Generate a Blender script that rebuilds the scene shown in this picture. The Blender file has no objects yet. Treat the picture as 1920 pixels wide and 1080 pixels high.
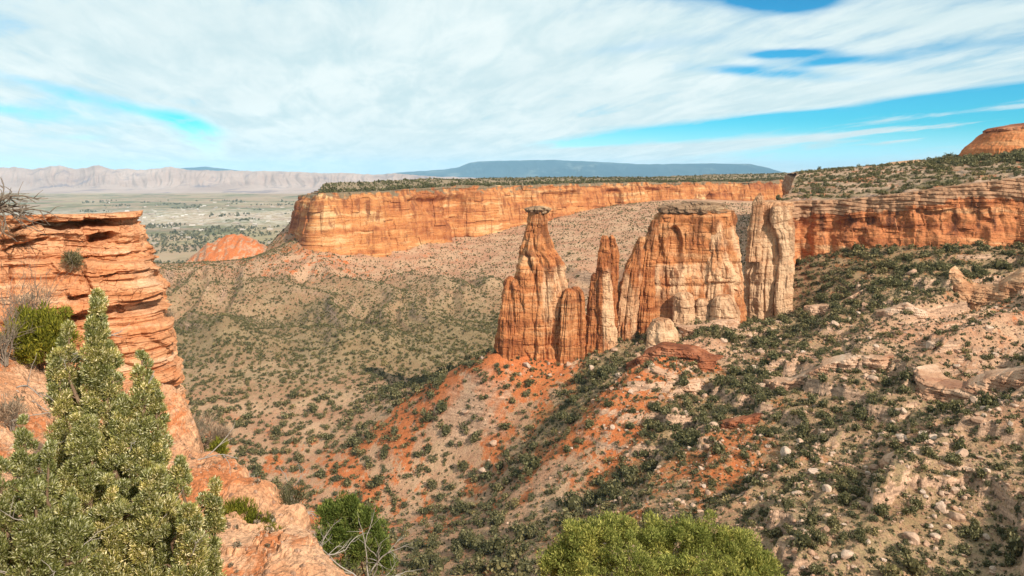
import bpy, bmesh, math
import numpy as np
from mathutils import Vector
RNG = np.random.default_rng(7)
sc = bpy.context.scene
COL = sc.collection
F, PX0, PY0 = 1500.0, 960.0, 318.0          # focal length and eye-level point in units of a 1920 wide frame

def PT(px, py, Y):
    return np.array([(px - PX0) / F * Y, Y, (PY0 - py) / F * Y])

# ------------------------------------------------------------------ camera, sun, sky, exposure
cam = bpy.data.cameras.new('camera'); co = bpy.data.objects.new('camera', cam); COL.objects.link(co)
co.location = (0, 0, 0); co.rotation_euler = (math.pi / 2, 0, 0)
cam.sensor_width = 36; cam.lens = 36 * F / 1920; cam.shift_y = -(540 - PY0) / 1920
cam.clip_start = 0.1; cam.clip_end = 90000
sc.camera = co
SUN = Vector((0.53, -0.66, 0.57)).normalized()
sl = bpy.data.lights.new('sun', 'SUN'); so = bpy.data.objects.new('sun', sl); COL.objects.link(so)
sl.energy = 4.3; sl.angle = math.radians(0.5); sl.color = (1.0, 0.93, 0.82)
so.rotation_euler = (-SUN).to_track_quat('-Z', 'Y').to_euler(); so.location = (200, -200, 200)
vs = sc.view_settings
vs.view_transform = 'Standard'; vs.look = 'None'; vs.gamma = 1; vs.exposure = 0.55; vs.use_curve_mapping = False
sc.cycles.max_bounces = 6; sc.cycles.diffuse_bounces = 3; sc.cycles.transparent_max_bounces = 8
sc.cycles.volume_bounces = 0
sc.cycles.use_denoising = True; sc.cycles.denoiser = 'OPENIMAGEDENOISE'; sc.cycles.denoising_input_passes = 'RGB_ALBEDO_NORMAL'

def nd(t, typ, ins=None, **props):
    n = t.nodes.new(typ)
    for k, v in props.items(): setattr(n, k, v)
    for k, v in (ins or {}).items():
        s = n.inputs[k]
        if isinstance(v, bpy.types.NodeSocket): t.links.new(v, s)
        else: s.default_value = v
    return n
def mth(t, op, a, b=0.0, c=0.0, clamp=False):
    return nd(t, 'ShaderNodeMath', {0: a, 1: b, 2: c}, operation=op, use_clamp=clamp).outputs[0]
def mixc(t, f, a, b, mode='MIX'):
    n = nd(t, 'ShaderNodeMix', data_type='RGBA', blend_type=mode)
    for i, v in ((0, f), (6, a), (7, b)):
        if isinstance(v, bpy.types.NodeSocket): t.links.new(v, n.inputs[i])
        else: n.inputs[i].default_value = v if i == 0 else (*v[:3], 1)
    return n.outputs[2]
def ramp(t, f, stops, interp='LINEAR'):
    n = nd(t, 'ShaderNodeValToRGB', {0: f}); r = n.color_ramp; r.interpolation = interp
    while len(r.elements) < len(stops): r.elements.new(0.5)
    for e, (p, c) in zip(r.elements, stops):
        e.position = p; e.color = (*c, 1) if isinstance(c, (tuple, list)) else (c, c, c, 1)
    return n.outputs[0]
def maprange(t, v, a, b, c=0.0, d=1.0, smooth=True):
    return nd(t, 'ShaderNodeMapRange', {0: v, 1: a, 2: b, 3: c, 4: d}, interpolation_type='SMOOTHSTEP' if smooth else 'LINEAR').outputs[0]
def noise(t, vec, scale, detail=4.0, rough=0.55, dist=0.0):
    return nd(t, 'ShaderNodeTexNoise', {'Vector': vec, 'Scale': scale, 'Detail': detail, 'Roughness': rough, 'Distortion': dist}).outputs[0]
def vscale(t, vec, s):
    return nd(t, 'ShaderNodeVectorMath', {0: vec, 1: s}, operation='MULTIPLY').outputs[0]

def build_world():
    w = bpy.data.worlds.new('World'); sc.world = w; w.use_nodes = True
    t = w.node_tree; t.nodes.clear()
    out = t.nodes.new('ShaderNodeOutputWorld')
    tc = nd(t, 'ShaderNodeTexCoord').outputs['Generated']
    sky = nd(t, 'ShaderNodeTexSky', sky_type='NISHITA')
    sky.sun_disc = False; sky.sun_elevation = math.asin(SUN.z); sky.sun_rotation = math.atan2(SUN.x, SUN.y)
    sky.altitude = 2000; sky.air_density = 1.0; sky.dust_density = 0.6; sky.ozone_density = 1.2
    blue = mixc(t, 1.0, sky.outputs[0], (0.13, 0.70, 0.88), 'MULTIPLY')
    sep = nd(t, 'ShaderNodeSeparateXYZ', {0: tc}); x, y, z = sep.outputs
    ya = mth(t, 'ADD', mth(t, 'ABSOLUTE', y), 0.05)
    zc = mth(t, 'MAXIMUM', z, 0.0)
    u = mth(t, 'DIVIDE', x, ya); v = mth(t, 'DIVIDE', zc, ya)      # bearing and height above the horizon as tangents
    den = mth(t, 'ADD', zc, 0.075)
    ac = mth(t, 'DIVIDE', mth(t, 'ADD', x, mth(t, 'MULTIPLY', y, 0.20)), den)
    al = mth(t, 'DIVIDE', y, den)
    p1 = nd(t, 'ShaderNodeCombineXYZ', {0: mth(t, 'MULTIPLY', u, 2.6), 1: mth(t, 'SUBTRACT', mth(t, 'MULTIPLY', v, 9.0), mth(t, 'MULTIPLY', u, 0.7)), 2: 3.1}).outputs[0]
    p2 = nd(t, 'ShaderNodeCombineXYZ', {0: mth(t, 'MULTIPLY', ac, 3.4), 1: mth(t, 'MULTIPLY', al, 0.95), 2: 7.7}).outputs[0]
    n1 = noise(t, p1, 1.0, 6, 0.6, 0.5)
    n2 = noise(t, p2, 1.0, 9, 0.64, 0.35)
    def gauss(u0, v0, su, sv, slope, amp):
        du = mth(t, 'SUBTRACT', u, u0)
        dv = mth(t, 'SUBTRACT', mth(t, 'SUBTRACT', v, v0), mth(t, 'MULTIPLY', du, slope))
        a = mth(t, 'ADD', mth(t, 'POWER', mth(t, 'DIVIDE', mth(t, 'ABSOLUTE', du), su), 2.0), mth(t, 'POWER', mth(t, 'DIVIDE', mth(t, 'ABSOLUTE', dv), sv), 2.0))
        return mth(t, 'MULTIPLY', mth(t, 'EXPONENT', mth(t, 'MULTIPLY', a, -1.0)), amp)
    def G(px, py, spx, spy, slope, amp):
        return gauss((px - PX0) / F, (PY0 - py) / F, spx / F, spy / F, slope, amp)
    cov = mth(t, 'ADD', 0.74, mth(t, 'ADD', mth(t, 'MULTIPLY', mth(t, 'SUBTRACT', n1, 0.5), 1.35), mth(t, 'MULTIPLY', mth(t, 'SUBTRACT', n2, 0.5), 0.95)))
    rag = maprange(t, n2, 0.32, 0.62, 0.35, 1.25)
    for g in BLOBS: cov = mth(t, 'ADD', cov, G(*g) if g[5] > 0 else mth(t, 'MULTIPLY', rag, G(*g)))
    cov = maprange(t, cov, 0.10, 0.84, 0.0, 1.0)
    cl = mixc(t, maprange(t, n2, 0.3, 0.66), (4.3, 5.6, 5.9), (6.0, 6.75, 6.75))
    cl = mixc(t, maprange(t, n1, 0.35, 0.65), mixc(t, 0.5, cl, (4.5, 5.6, 5.85)), cl)
    hz = maprange(t, v, 0.0, 0.062, 0.9, 0.0)
    base = mixc(t, hz, blue, mixc(t, maprange(t, u, -0.35, 0.35), (7.2, 8.0, 8.0), (4.2, 6.9, 8.0)))
    c = mixc(t, cov, base, cl)
    bg = nd(t, 'ShaderNodeBackground', {0: c, 1: 0.1})
    t.links.new(bg.outputs[0], out.inputs[0])
# bright gaps (negative) and thick sheets (positive): bearing, height, half widths, slope, amount
BLOBS = [(1560, 256, 330, 7, 0.09, 0.75), (1800, 212, 200, 6, 0.10, 0.6), (1250, 284, 260, 9, 0.03, 0.5), (1370, 240, 270, 13, 0.10, -1.7), (1780, 238, 330, 38, 0.10, -1.2), (1500, 285, 220, 18, 0.02, -0.5), (1100, 268, 160, 12, 0.10, -0.35), (1830, 180, 200, 10, 0.12, -1.1),
         (1440, 12, 80, 22, 0.0, -1.5), (1450, 112, 85, 9, 0.02, -0.9), (1410, 145, 150, 12, -0.06, -0.75), (1530, 126, 110, 9, 0.05, -0.7), (1180, 100, 160, 14, 0.12, -0.3), (1340, 10, 120, 10, 0.0, -0.5), (1850, 90, 130, 8, 0.1, -0.25),
         (230, 195, 290, 12, -0.25, -0.36), (40, 208, 130, 12, -0.15, -0.36), (250, 225, 220, 40, -0.25, -0.16), (300, 190, 160, 4, -0.22, 0.25), (405, 262, 60, 38, -0.6, -0.6), (210, 262, 60, 9, 0.0, -0.35),
         (700, 120, 420, 90, 0.0, 0.45), (250, 70, 260, 60, -0.1, 0.25), (1750, 50, 200, 30, 0.0, 0.3), (1560, 180, 300, 14, 0.11, 0.35),
         (1300, 212, 250, 6, 0.11, 0.35), (1660, 266, 60, 4, 0.08, 0.55), (1790, 247, 40, 3, 0.06, 0.45), (640, 290, 330, 45, 0.0, 0.45), (1000, 300, 200, 22, 0.0, 0.3),
         (300, 306, 90, 5, 0.0, 0.6), (870, 299, 22, 4, 0.0, 0.6), (1230, 303, 40, 3, 0.0, 0.4)]
build_world()

# ------------------------------------------------------------------ numeric helpers
_perm = np.random.default_rng(3).permutation(512).astype(np.int32) & 255
_perm = np.concatenate([_perm, _perm])
_g = np.random.default_rng(4).normal(size=(256, 3)); _g = (_g / np.linalg.norm(_g, axis=1)[:, None]).astype(np.float32)
def pn(x, y=0.0, z=0.0):
    x, y, z = np.broadcast_arrays(np.asarray(x, np.float64), np.asarray(y, np.float64), np.asarray(z, np.float64))
    xi, yi, zi = np.floor(x), np.floor(y), np.floor(z)
    fx, fy, fz = (x - xi).astype(np.float32), (y - yi).astype(np.float32), (z - zi).astype(np.float32)
    xi, yi, zi = xi.astype(np.int64) & 255, yi.astype(np.int64) & 255, zi.astype(np.int64) & 255
    q = lambda f: f * f * f * (f * (f * 6 - 15) + 10)
    ux, uy, uz = q(fx), q(fy), q(fz)
    def c(dx, dy, dz):
        h = _perm[_perm[_perm[(xi + dx) & 255] + ((yi + dy) & 255)] + ((zi + dz) & 255)]
        g = _g[h]
        return g[..., 0] * (fx - dx) + g[..., 1] * (fy - dy) + g[..., 2] * (fz - dz)
    l = lambda a, b, w: a + (b - a) * w
    return 1.5 * l(l(l(c(0, 0, 0), c(1, 0, 0), ux), l(c(0, 1, 0), c(1, 1, 0), ux), uy), l(l(c(0, 0, 1), c(1, 0, 1), ux), l(c(0, 1, 1), c(1, 1, 1), ux), uy), uz)
def fbm(x, y=0.0, z=0.0, o=4, gain=0.5):
    r, a, f = 0, 1.0, 1.0
    for i in range(o):
        r = r + a * pn(np.asarray(x) * f + i * 17.3, np.asarray(y) * f + i * 5.7, np.asarray(z) * f + i * 9.1); a *= gain; f *= 2.03
    return r
def ridged(x, y=0.0, z=0.0, o=3, gain=0.5):
    r, a, f = 0, 1.0, 1.0
    for i in range(o):
        r = r + a * (1 - 2.2 * np.abs(pn(np.asarray(x) * f + i * 11.3, np.asarray(y) * f + i * 3.7, np.asarray(z) * f + i * 7.1))); a *= gain; f *= 2.1
    return r
def sstep(a, b, x):
    t = np.clip((np.asarray(x, float) - a) / (b - a), 0, 1); return t * t * (3 - 2 * t)
def hash01(i):
    return (np.sin(np.asarray(i) * 127.1 + 3.3) * 43758.5453) % 1.0

class TPS:                                   # smooth surface through known points
    def __init__(s, q, v, reg=1e-4):
        q = np.asarray(q, float); n = len(q); s.q = q
        K = s.k(q, q) + reg * np.eye(n); Pm = np.hstack([np.ones((n, 1)), q])
        A = np.vstack([np.hstack([K, Pm]), np.hstack([Pm.T, np.zeros((3, 3))])])
        s.w = np.linalg.solve(A, np.concatenate([v, np.zeros(3)]))
    def k(s, a, b):
        r2 = ((a[:, None, :] - b[None]) ** 2).sum(-1); return 0.5 * r2 * np.log(r2 + 1e-12)
    def __call__(s, a, b):
        sh = np.shape(a); p = np.stack([np.ravel(a), np.ravel(b)], 1); o = np.empty(len(p))
        for i in range(0, len(p), 40000):
            c = p[i:i + 40000]; o[i:i + 40000] = s.k(c, s.q) @ s.w[:-3] + s.w[-3] + c @ s.w[-2:]
        return o.reshape(sh)

def mesh_np(name, V, Fc, mat=None, attrs=None, smooth=True):
    me = bpy.data.meshes.new(name)
    V = np.ascontiguousarray(V, np.float32); Fc = np.ascontiguousarray(Fc, np.int32); k = Fc.shape[1]
    me.vertices.add(len(V)); me.vertices.foreach_set('co', V.ravel())
    me.loops.add(Fc.size); me.loops.foreach_set('vertex_index', Fc.ravel())
    me.polygons.add(len(Fc)); me.polygons.foreach_set('loop_start', np.arange(0, Fc.size, k, dtype=np.int32))
    me.update(calc_edges=True)
    me.polygons.foreach_set('use_smooth', np.full(len(Fc), smooth, bool))
    for a, v in (attrs or {}).items():
        at = me.attributes.new(a, 'FLOAT', 'POINT'); at.data.foreach_set('value', np.ascontiguousarray(v, np.float32).ravel())
    if mat: me.materials.append(mat)
    return me
def obj(name, me, parent=None, label=None, cat=None, group=None, kind=None, loc=None):
    o = bpy.data.objects.new(name, me); COL.objects.link(o)
    if parent: o.parent = parent
    if loc is not None: o.location = loc
    if label: o['label'] = label
    if cat: o['category'] = cat
    if group: o['group'] = group
    if kind: o['kind'] = kind
    return o
def thing(name, label, cat, loc=(0, 0, 0), group=None):
    return obj(name, None, None, label, cat, group, None, loc)
def grid_faces(nr, nc, wrap=False):
    r = np.arange(nr - 1)[:, None]; c = np.arange(nc if wrap else nc - 1)[None]
    a = r * nc + c; b = r * nc + (c + 1) % nc
    return np.stack([a, b, b + nc, a + nc], -1).reshape(-1, 4)

# ------------------------------------------------------------------ materials
def new_mat(name):
    m = bpy.data.materials.new(name); m.use_nodes = True; t = m.node_tree; t.nodes.clear()
    out = t.nodes.new('ShaderNodeOutputMaterial'); b = nd(t, 'ShaderNodeBsdfPrincipled', {'Roughness': 0.92, 'Specular IOR Level': 0.12})
    t.links.new(b.outputs[0], out.inputs[0]); return m, t, b
def attr(t, n): return nd(t, 'ShaderNodeAttribute', attribute_name=n).outputs['Fac']

def rock_mat(name, cols, dark=(0.10, 0.045, 0.025), k=1.0, streak=0.6, cap=None, capt=0.94, pale=None, bump=0.35, crack=0.5, dip=0.0, slo=0.54):
    """banded sandstone: colour bands by height, dark varnish streaks running down, joints, fine grain"""
    m, t, b = new_mat(name)
    pos = nd(t, 'ShaderNodeNewGeometry').outputs['Position']
    big = noise(t, vscale(t, pos, (k, k, k * 0.6)), 0.045, 3)
    warp = noise(t, vscale(t, pos, (k, k, k)), 0.07, 3)
    sep = nd(t, 'ShaderNodeSeparateXYZ', {0: pos})
    zz = mth(t, 'ADD', mth(t, 'ADD', sep.outputs[2], mth(t, 'MULTIPLY', warp, 5.0 / k)), mth(t, 'MULTIPLY', sep.outputs[0], dip))
    bv = nd(t, 'ShaderNodeCombineXYZ', {0: mth(t, 'MULTIPLY', sep.outputs[0], 0.02 * k), 1: mth(t, 'MULTIPLY', sep.outputs[1], 0.02 * k), 2: mth(t, 'MULTIPLY', zz, 0.33 * k)}).outputs[0]
    band = maprange(t, noise(t, bv, 1.0, 5, 0.65), 0.3, 0.7, 0.15, 0.85, False)
    f = mth(t, 'ADD', mth(t, 'MULTIPLY', big, 0.55), mth(t, 'MULTIPLY', band, 0.5))
    n = len(cols)
    c = ramp(t, f, [(0.34 + 0.36 * i / (n - 1), cc) for i, cc in enumerate(cols)])
    tt = attr(t, 'tt')
    if pale:
        c = mixc(t, mth(t, 'MULTIPLY', attr(t, 'pale'), maprange(t, mth(t, 'ADD', noise(t, vscale(t, pos, (1, 1, 0.35)), 0.22 * k, 5, 0.6), mth(t, 'MULTIPLY', attr(t, 'pale'), 0.2)), 0.52, 0.78)), c, pale)
    sv = vscale(t, pos, (0.36 * k, 0.36 * k, 0.06 * k))
    st = noise(t, sv, 1.0, 5, 0.6)
    stm = maprange(t, mth(t, 'ADD', st, mth(t, 'MULTIPLY', mth(t, 'SUBTRACT', tt, 0.6), 0.16)), slo, slo + 0.17)
    c = mixc(t, mth(t, 'MULTIPLY', stm, streak), c, dark)
    s2 = noise(t, vscale(t, pos, (0.55 * k, 0.55 * k, 0.11 * k)), 1.0, 4, 0.6)
    c = mixc(t, maprange(t, s2, 0.55, 0.75, 0, 0.45 * streak), c, cols[-1])
    vor = nd(t, 'ShaderNodeTexVoronoi', {'Vector': nd(t, 'ShaderNodeVectorMath', {0: vscale(t, pos, (0.22 * k, 0.22 * k, 0.14 * k)), 1: mixc(t, 1.0, nd(t, 'ShaderNodeTexNoise', {'Vector': pos, 'Scale': 0.3 * k, 'Detail': 3.0}).outputs[1], (0.9, 0.9, 0.9), 'MULTIPLY')}, operation='ADD').outputs[0], 'Scale': 1.0}, feature='DISTANCE_TO_EDGE').outputs[0]
    crk = maprange(t, vor, 0.0, 0.035, 1.0, 0.0)
    crk = mth(t, 'MULTIPLY', crk, maprange(t, noise(t, pos, 0.12 * k, 2), 0.45, 0.6))
    c = mixc(t, mth(t, 'MULTIPLY', crk, crack), c, tuple(0.4 * d for d in cols[0]))
    lv = nd(t, 'ShaderNodeCombineXYZ', {0: mth(t, 'MULTIPLY', sep.outputs[0], 0.10 * k), 1: mth(t, 'MULTIPLY', sep.outputs[1], 0.10 * k), 2: mth(t, 'MULTIPLY', zz, 1.5 * k)}).outputs[0]
    ln = noise(t, lv, 1.0, 4, 0.6)
    c = mixc(t, maprange(t, ln, 0.56, 0.70, 0.0, 0.55), c, tuple(0.55 * d for d in cols[0]))
    fine = noise(t, pos, 1.7 * k, 5, 0.7)
    c = mixc(t, 1.0, c, ramp(t, fine, [(0.25, 0.62), (0.5, 1.0), (0.75, 1.28)]), 'MULTIPLY')
    if cap:
        cn = mth(t, 'ADD', tt, mth(t, 'MULTIPLY', mth(t, 'SUBTRACT', noise(t, vscale(t, pos, (1, 1, 2)), 0.16 * k, 5), 0.5), 0.42))
        cc = mixc(t, noise(t, pos, 0.9 * k, 3), cap, tuple(min(1, 2.1 * q) for q in cap))
        c = mixc(t, maprange(t, cn, capt - 0.02, capt + 0.02), c, cc)
    t.links.new(c, b.inputs['Base Color'])
    h = mth(t, 'ADD', mth(t, 'MULTIPLY', fine, 0.6), mth(t, 'ADD', mth(t, 'MULTIPLY', band, 0.8), mth(t, 'MULTIPLY', crk, -0.5)))
    h = mth(t, 'ADD', mth(t, 'ADD', h, mth(t, 'MULTIPLY', st, 0.8)), mth(t, 'MULTIPLY', ln, -0.6))
    bp = nd(t, 'ShaderNodeBump', {'Strength': bump, 'Distance': 1.2 / k, 'Height': h})
    t.links.new(bp.outputs[0], b.inputs['Normal'])
    return m

M_FAR = rock_mat('far_mesa_rock', [(0.23, 0.072, 0.028), (0.38, 0.135, 0.046), (0.47, 0.20, 0.070), (0.57, 0.36, 0.175)], k=0.5, streak=0.75, slo=0.50, dark=(0.17, 0.05, 0.02), cap=(0.12, 0.085, 0.05), capt=0.97, crack=0.25)
M_SPIRE = rock_mat('spire_rock', [(0.22, 0.066, 0.024), (0.36, 0.122, 0.043), (0.45, 0.175, 0.064), (0.55, 0.285, 0.135)], k=1.0, streak=0.72, dark=(0.13, 0.046, 0.021), crack=0.8, pale=(0.60, 0.36, 0.20), slo=0.50)
M_PALE = rock_mat('pale_rock', [(0.34, 0.14, 0.06), (0.46, 0.235, 0.12), (0.55, 0.325, 0.18), (0.60, 0.40, 0.24)], k=1.0, streak=0.55, dark=(0.20, 0.085, 0.04), crack=0.6, pale=(0.58, 0.36, 0.21), slo=0.49)
M_CLIFF = rock_mat('red_cliff_rock', [(0.26, 0.080, 0.032), (0.42, 0.142, 0.054), (0.51, 0.195, 0.076), (0.58, 0.32, 0.16)], k=0.9, streak=0.8, dark=(0.07, 0.028, 0.02), cap=(0.23, 0.125, 0.07), capt=0.80, crack=0.6, slo=0.50)
M_CAP = rock_mat('dark_cap_rock', [(0.09, 0.052, 0.033), (0.19, 0.11, 0.064), (0.31, 0.19, 0.11), (0.46, 0.30, 0.17)], k=1.5, streak=0.3, dark=(0.035, 0.028, 0.022))
M_NEAR = rock_mat('near_orange_rock', [(0.40, 0.135, 0.05), (0.54, 0.22, 0.095), (0.60, 0.29, 0.145), (0.64, 0.39, 0.23)], k=9.0, streak=0.42, dark=(0.20, 0.075, 0.035), crack=0.85, bump=0.55, dip=0.10)
M_LEDGE = rock_mat('ledge_rock', [(0.30, 0.14, 0.08), (0.44, 0.24, 0.14), (0.54, 0.33, 0.21), (0.62, 0.43, 0.30)], k=1.8, streak=0.3, dark=(0.16, 0.07, 0.04), crack=0.6)
M_REDLEDGE = rock_mat('dark_red_ledge_rock', [(0.13, 0.04, 0.02), (0.22, 0.07, 0.03), (0.32, 0.11, 0.05), (0.42, 0.19, 0.10)], k=1.8, streak=0.5, dark=(0.07, 0.025, 0.015), crack=0.6)
M_DOME = rock_mat('dome_rock', [(0.36, 0.10, 0.036), (0.46, 0.145, 0.050), (0.50, 0.175, 0.062), (0.54, 0.24, 0.10)], k=1.0, streak=0.25, crack=0.4)

def soil_mat(name, base, hi, orange, grass, k=1.0, rockc=(0.46, 0.28, 0.18)):
    m, t, b = new_mat(name)
    pos = nd(t, 'ShaderNodeNewGeometry').outputs['Position']
    nz = nd(t, 'ShaderNodeSeparateXYZ', {0: nd(t, 'ShaderNodeNewGeometry').outputs['True Normal']}).outputs[2]
    a = noise(t, pos, 0.05 * k, 5, 0.6); f = noise(t, pos, 0.55 * k, 6, 0.65); g = noise(t, pos, 2.3 * k, 4, 0.7)
    c = mixc(t, maprange(t, a, 0.35, 0.65), base, hi)
    so_ = attr(t, 'soil'); ve = attr(t, 'veg')
    om = maprange(t, mth(t, 'ADD', so_, mth(t, 'MULTIPLY', mth(t, 'SUBTRACT', noise(t, vscale(t, pos, (1, 0.5, 1)), 0.13 * k, 7, 0.72), 0.5), 3.0)), 0.34, 0.58)
    c = mixc(t, mth(t, 'MULTIPLY', om, maprange(t, so_, 0.05, 0.3)), c, mixc(t, g, orange, tuple(q * 0.7 for q in orange)))
    gm = maprange(t, mth(t, 'ADD', ve, mth(t, 'MULTIPLY', mth(t, 'SUBTRACT', f, 0.5), 1.5)), 0.35, 0.8)
    gc = mixc(t, g, grass, tuple(q * 1.9 for q in grass))
    c = mixc(t, mth(t, 'MULTIPLY', gm, 0.72), c, gc)
    steep = maprange(t, nz, 0.74, 0.5)
    rk = mixc(t, maprange(t, noise(t, vscale(t, pos, (0.10, 0.10, 1.3)), 1.0 * k, 6, 0.7), 0.3, 0.7), tuple(q * 0.42 for q in rockc), tuple(min(1, q * 1.3) for q in rockc))
    c = mixc(t, steep, c, rk)
    c = mixc(t, 1.0, c, ramp(t, g, [(0.28, 0.42), (0.48, 1.0), (0.72, 1.40)]), 'MULTIPLY')
    c = mixc(t, 1.0, c, ramp(t, f, [(0.3, 0.78), (0.5, 1.0), (0.7, 1.16)]), 'MULTIPLY')
    t.links.new(c, b.inputs['Base Color'])
    h = mth(t, 'ADD', f, mth(t, 'MULTIPLY', g, 0.5))
    t.links.new(nd(t, 'ShaderNodeBump', {'Strength': 0.75, 'Distance': 0.8 / k, 'Height': h}).outputs[0], b.inputs['Normal'])
    return m
M_SOIL = soil_mat('canyon_soil', (0.385, 0.190, 0.108), (0.47, 0.282, 0.168), (0.56, 0.165, 0.055), (0.12, 0.092, 0.042))
M_PLAT = soil_mat('plateau_soil', (0.34, 0.20, 0.12), (0.46, 0.30, 0.20), (0.45, 0.16, 0.07), (0.085, 0.08, 0.035), rockc=(0.36, 0.24, 0.18))
M_NSOIL = soil_mat('near_red_soil', (0.48, 0.205, 0.095), (0.57, 0.315, 0.18), (0.52, 0.18, 0.07), (0.2, 0.13, 0.06), k=7.0, rockc=(0.58, 0.30, 0.16))

def leaf_mat(name, stops, trans=0.25):
    m, t, b = new_mat(name)
    t.nodes.remove(b); out = [n for n in t.nodes if n.type == 'OUTPUT_MATERIAL'][0]
    c = ramp(t, attr(t, 'shade'), stops)
    oi = nd(t, 'ShaderNodeObjectInfo').outputs['Random']
    v = mth(t, 'ADD', mth(t, 'MULTIPLY', attr(t, 'tint'), 0.5), mth(t, 'MULTIPLY', oi, 0.25))
    c = mixc(t, 1.0, c, ramp(t, v, [(0.0, (0.62, 0.66, 0.55)), (0.4, (1, 1, 1)), (0.8, (1.75, 1.48, 1.3))]), 'MULTIPLY')
    d = nd(t, 'ShaderNodeBsdfDiffuse', {0: c}); tr = nd(t, 'ShaderNodeBsdfTranslucent', {0: c})
    t.links.new(nd(t, 'ShaderNodeMixShader', {0: trans, 1: d.outputs[0], 2: tr.outputs[0]}).outputs[0], out.inputs[0])
    return m
M_JUN = leaf_mat('juniper_scrub_leaf', [(0.0, (0.072, 0.066, 0.029)), (0.6, (0.150, 0.134, 0.060)), (1.0, (0.27, 0.235, 0.12))])
M_SAGE = leaf_mat('sage_leaf', [(0.0, (0.085, 0.080, 0.040)), (0.6, (0.155, 0.140, 0.075)), (1.0, (0.26, 0.22, 0.12))])
M_BIGJ = leaf_mat('juniper_leaf', [(0.0, (0.10, 0.11, 0.030)), (0.45, (0.265, 0.26, 0.075)), (0.72, (0.43, 0.405, 0.14)), (0.86, (0.58, 0.54, 0.26)), (1.0, (0.80, 0.75, 0.50))], 0.35)
M_PIN = leaf_mat('pinyon_needle', [(0.0, (0.10, 0.12, 0.028)), (0.5, (0.30, 0.31, 0.075)), (1.0, (0.58, 0.53, 0.17))], 0.35)
M_PIND = leaf_mat('dark_pinyon_needle', [(0.0, (0.06, 0.085, 0.02)), (0.5, (0.15, 0.19, 0.045)), (1.0, (0.32, 0.33, 0.09))], 0.3)
M_YEL = leaf_mat('yellow_green_leaf', [(0.0, (0.07, 0.075, 0.014)), (0.5, (0.22, 0.215, 0.03)), (1.0, (0.46, 0.40, 0.06))], 0.3)
M_GREYL = leaf_mat('grey_twig_leaf', [(0.0, (0.12, 0.085, 0.06)), (0.5, (0.23, 0.175, 0.12)), (1.0, (0.36, 0.29, 0.21))], 0.15)
def wood_mat(name, a, b_):
    m, t, b = new_mat(name)
    pos = nd(t, 'ShaderNodeNewGeometry').outputs['Position']
    t.links.new(mixc(t, noise(t, vscale(t, pos, (30, 30, 6)), 1.0, 4), a, b_), b.inputs['Base Color']); return m
M_WOOD = wood_mat('brown_bark', (0.10, 0.06, 0.035), (0.25, 0.16, 0.10))
M_TWIG = wood_mat('grey_brown_twig', (0.10, 0.075, 0.055), (0.27, 0.205, 0.15))
M_DEAD = wood_mat('weathered_grey_wood', (0.20, 0.155, 0.12), (0.48, 0.42, 0.36))

# ------------------------------------------------------------------ canyon terrain
TP = []
def tp(px, py, Y): TP.append(((px - PX0) / F, math.log(Y), (PY0 - py) / F * Y))
def tz(px, Y, z): TP.append(((px - PX0) / F, math.log(Y), z))
for a in [(700,1080,214),(960,1080,195),(430,1080,216),(100,1080,220),(700,800,342),(860,860,300),(960,960,240),(500,700,435),(400,640,512),(700,650,497),(860,650,500),(330,700,440),
          (100,640,512),(600,600,585),(850,600,590),(330,520,720),(450,520,715),(600,530,705),(800,540,700),(920,540,700),(450,560,640),(560,480,765),(700,475,825),(870,453,915),(1000,420,1000),(1180,382,1130),(1300,374,1230),
          (1050,480,800),(1100,530,690),(1400,450,760),(1400,400,1050),(300,500,770),(370,492,800),(520,467,810),(545,454,815),(548,434,858),(564,398,895),(532,458,850),(600,462,800),(100,500,760),(-200,510,740),
          (1920,452,346),(1700,456,358),(1560,485,368),(1492,500,374),(1450,612,340),(1500,560,352),(1380,605,335),(1280,610,330),(1150,655,322),(1000,668,326),(940,655,332),
          (930,668,322),(850,702,332),(770,745,348),(700,760,370),(950,800,300),(1000,720,312),(1400,620,325),(1250,650,310),(1150,695,302),(1070,750,292),(1450,640,295),(1330,680,285),(1180,700,275),(1150,800,252),(1050,830,262),
          (1400,720,262),(1280,790,252),(1150,890,238),(1500,680,262),(1700,600,275),(1900,565,285),(1900,700,212),(1700,750,215),(1500,800,220),(1350,850,218),(1900,900,150),(1700,950,155),(1500,1000,160),
          (1300,1000,172),(1100,1000,200),(1900,1080,122),(1600,1080,135),(1250,1080,158),(1800,522,318),(1650,522,322),(2300,450,336),(2300,700,180),(2300,1080,110)]: tp(*a)
for a in [(400,950,-118),(440,1150,-190),(440,1500,-262),(200,950,-125),(200,1200,-215),(200,1600,-265),(-300,900,-120),(-300,1300,-250),(-300,1700,-270),(540,1000,-105),(560,1300,-190),(600,1700,-262),(480,900,-100),
          (800,1300,-120),(1100,1500,-110),(1500,1500,-80),(1900,1500,-70),(1650,480,-40),(1900,450,-30),(1650,800,-55),(2000,800,-45),(2300,450,-30),(1200,420,-100),(1020,420,-108),(1300,400,-92),(1300,560,-95),(1180,700,-98),
          (960,120,-100),(400,120,-108),(1500,115,-74),(2200,95,-56),(100,120,-108),(-300,250,-110),(-300,450,-110)]: tz(*a)
tps = TPS([(a, b) for a, b, _ in TP], np.array([c for *_, c in TP]), 2e-4)
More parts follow.
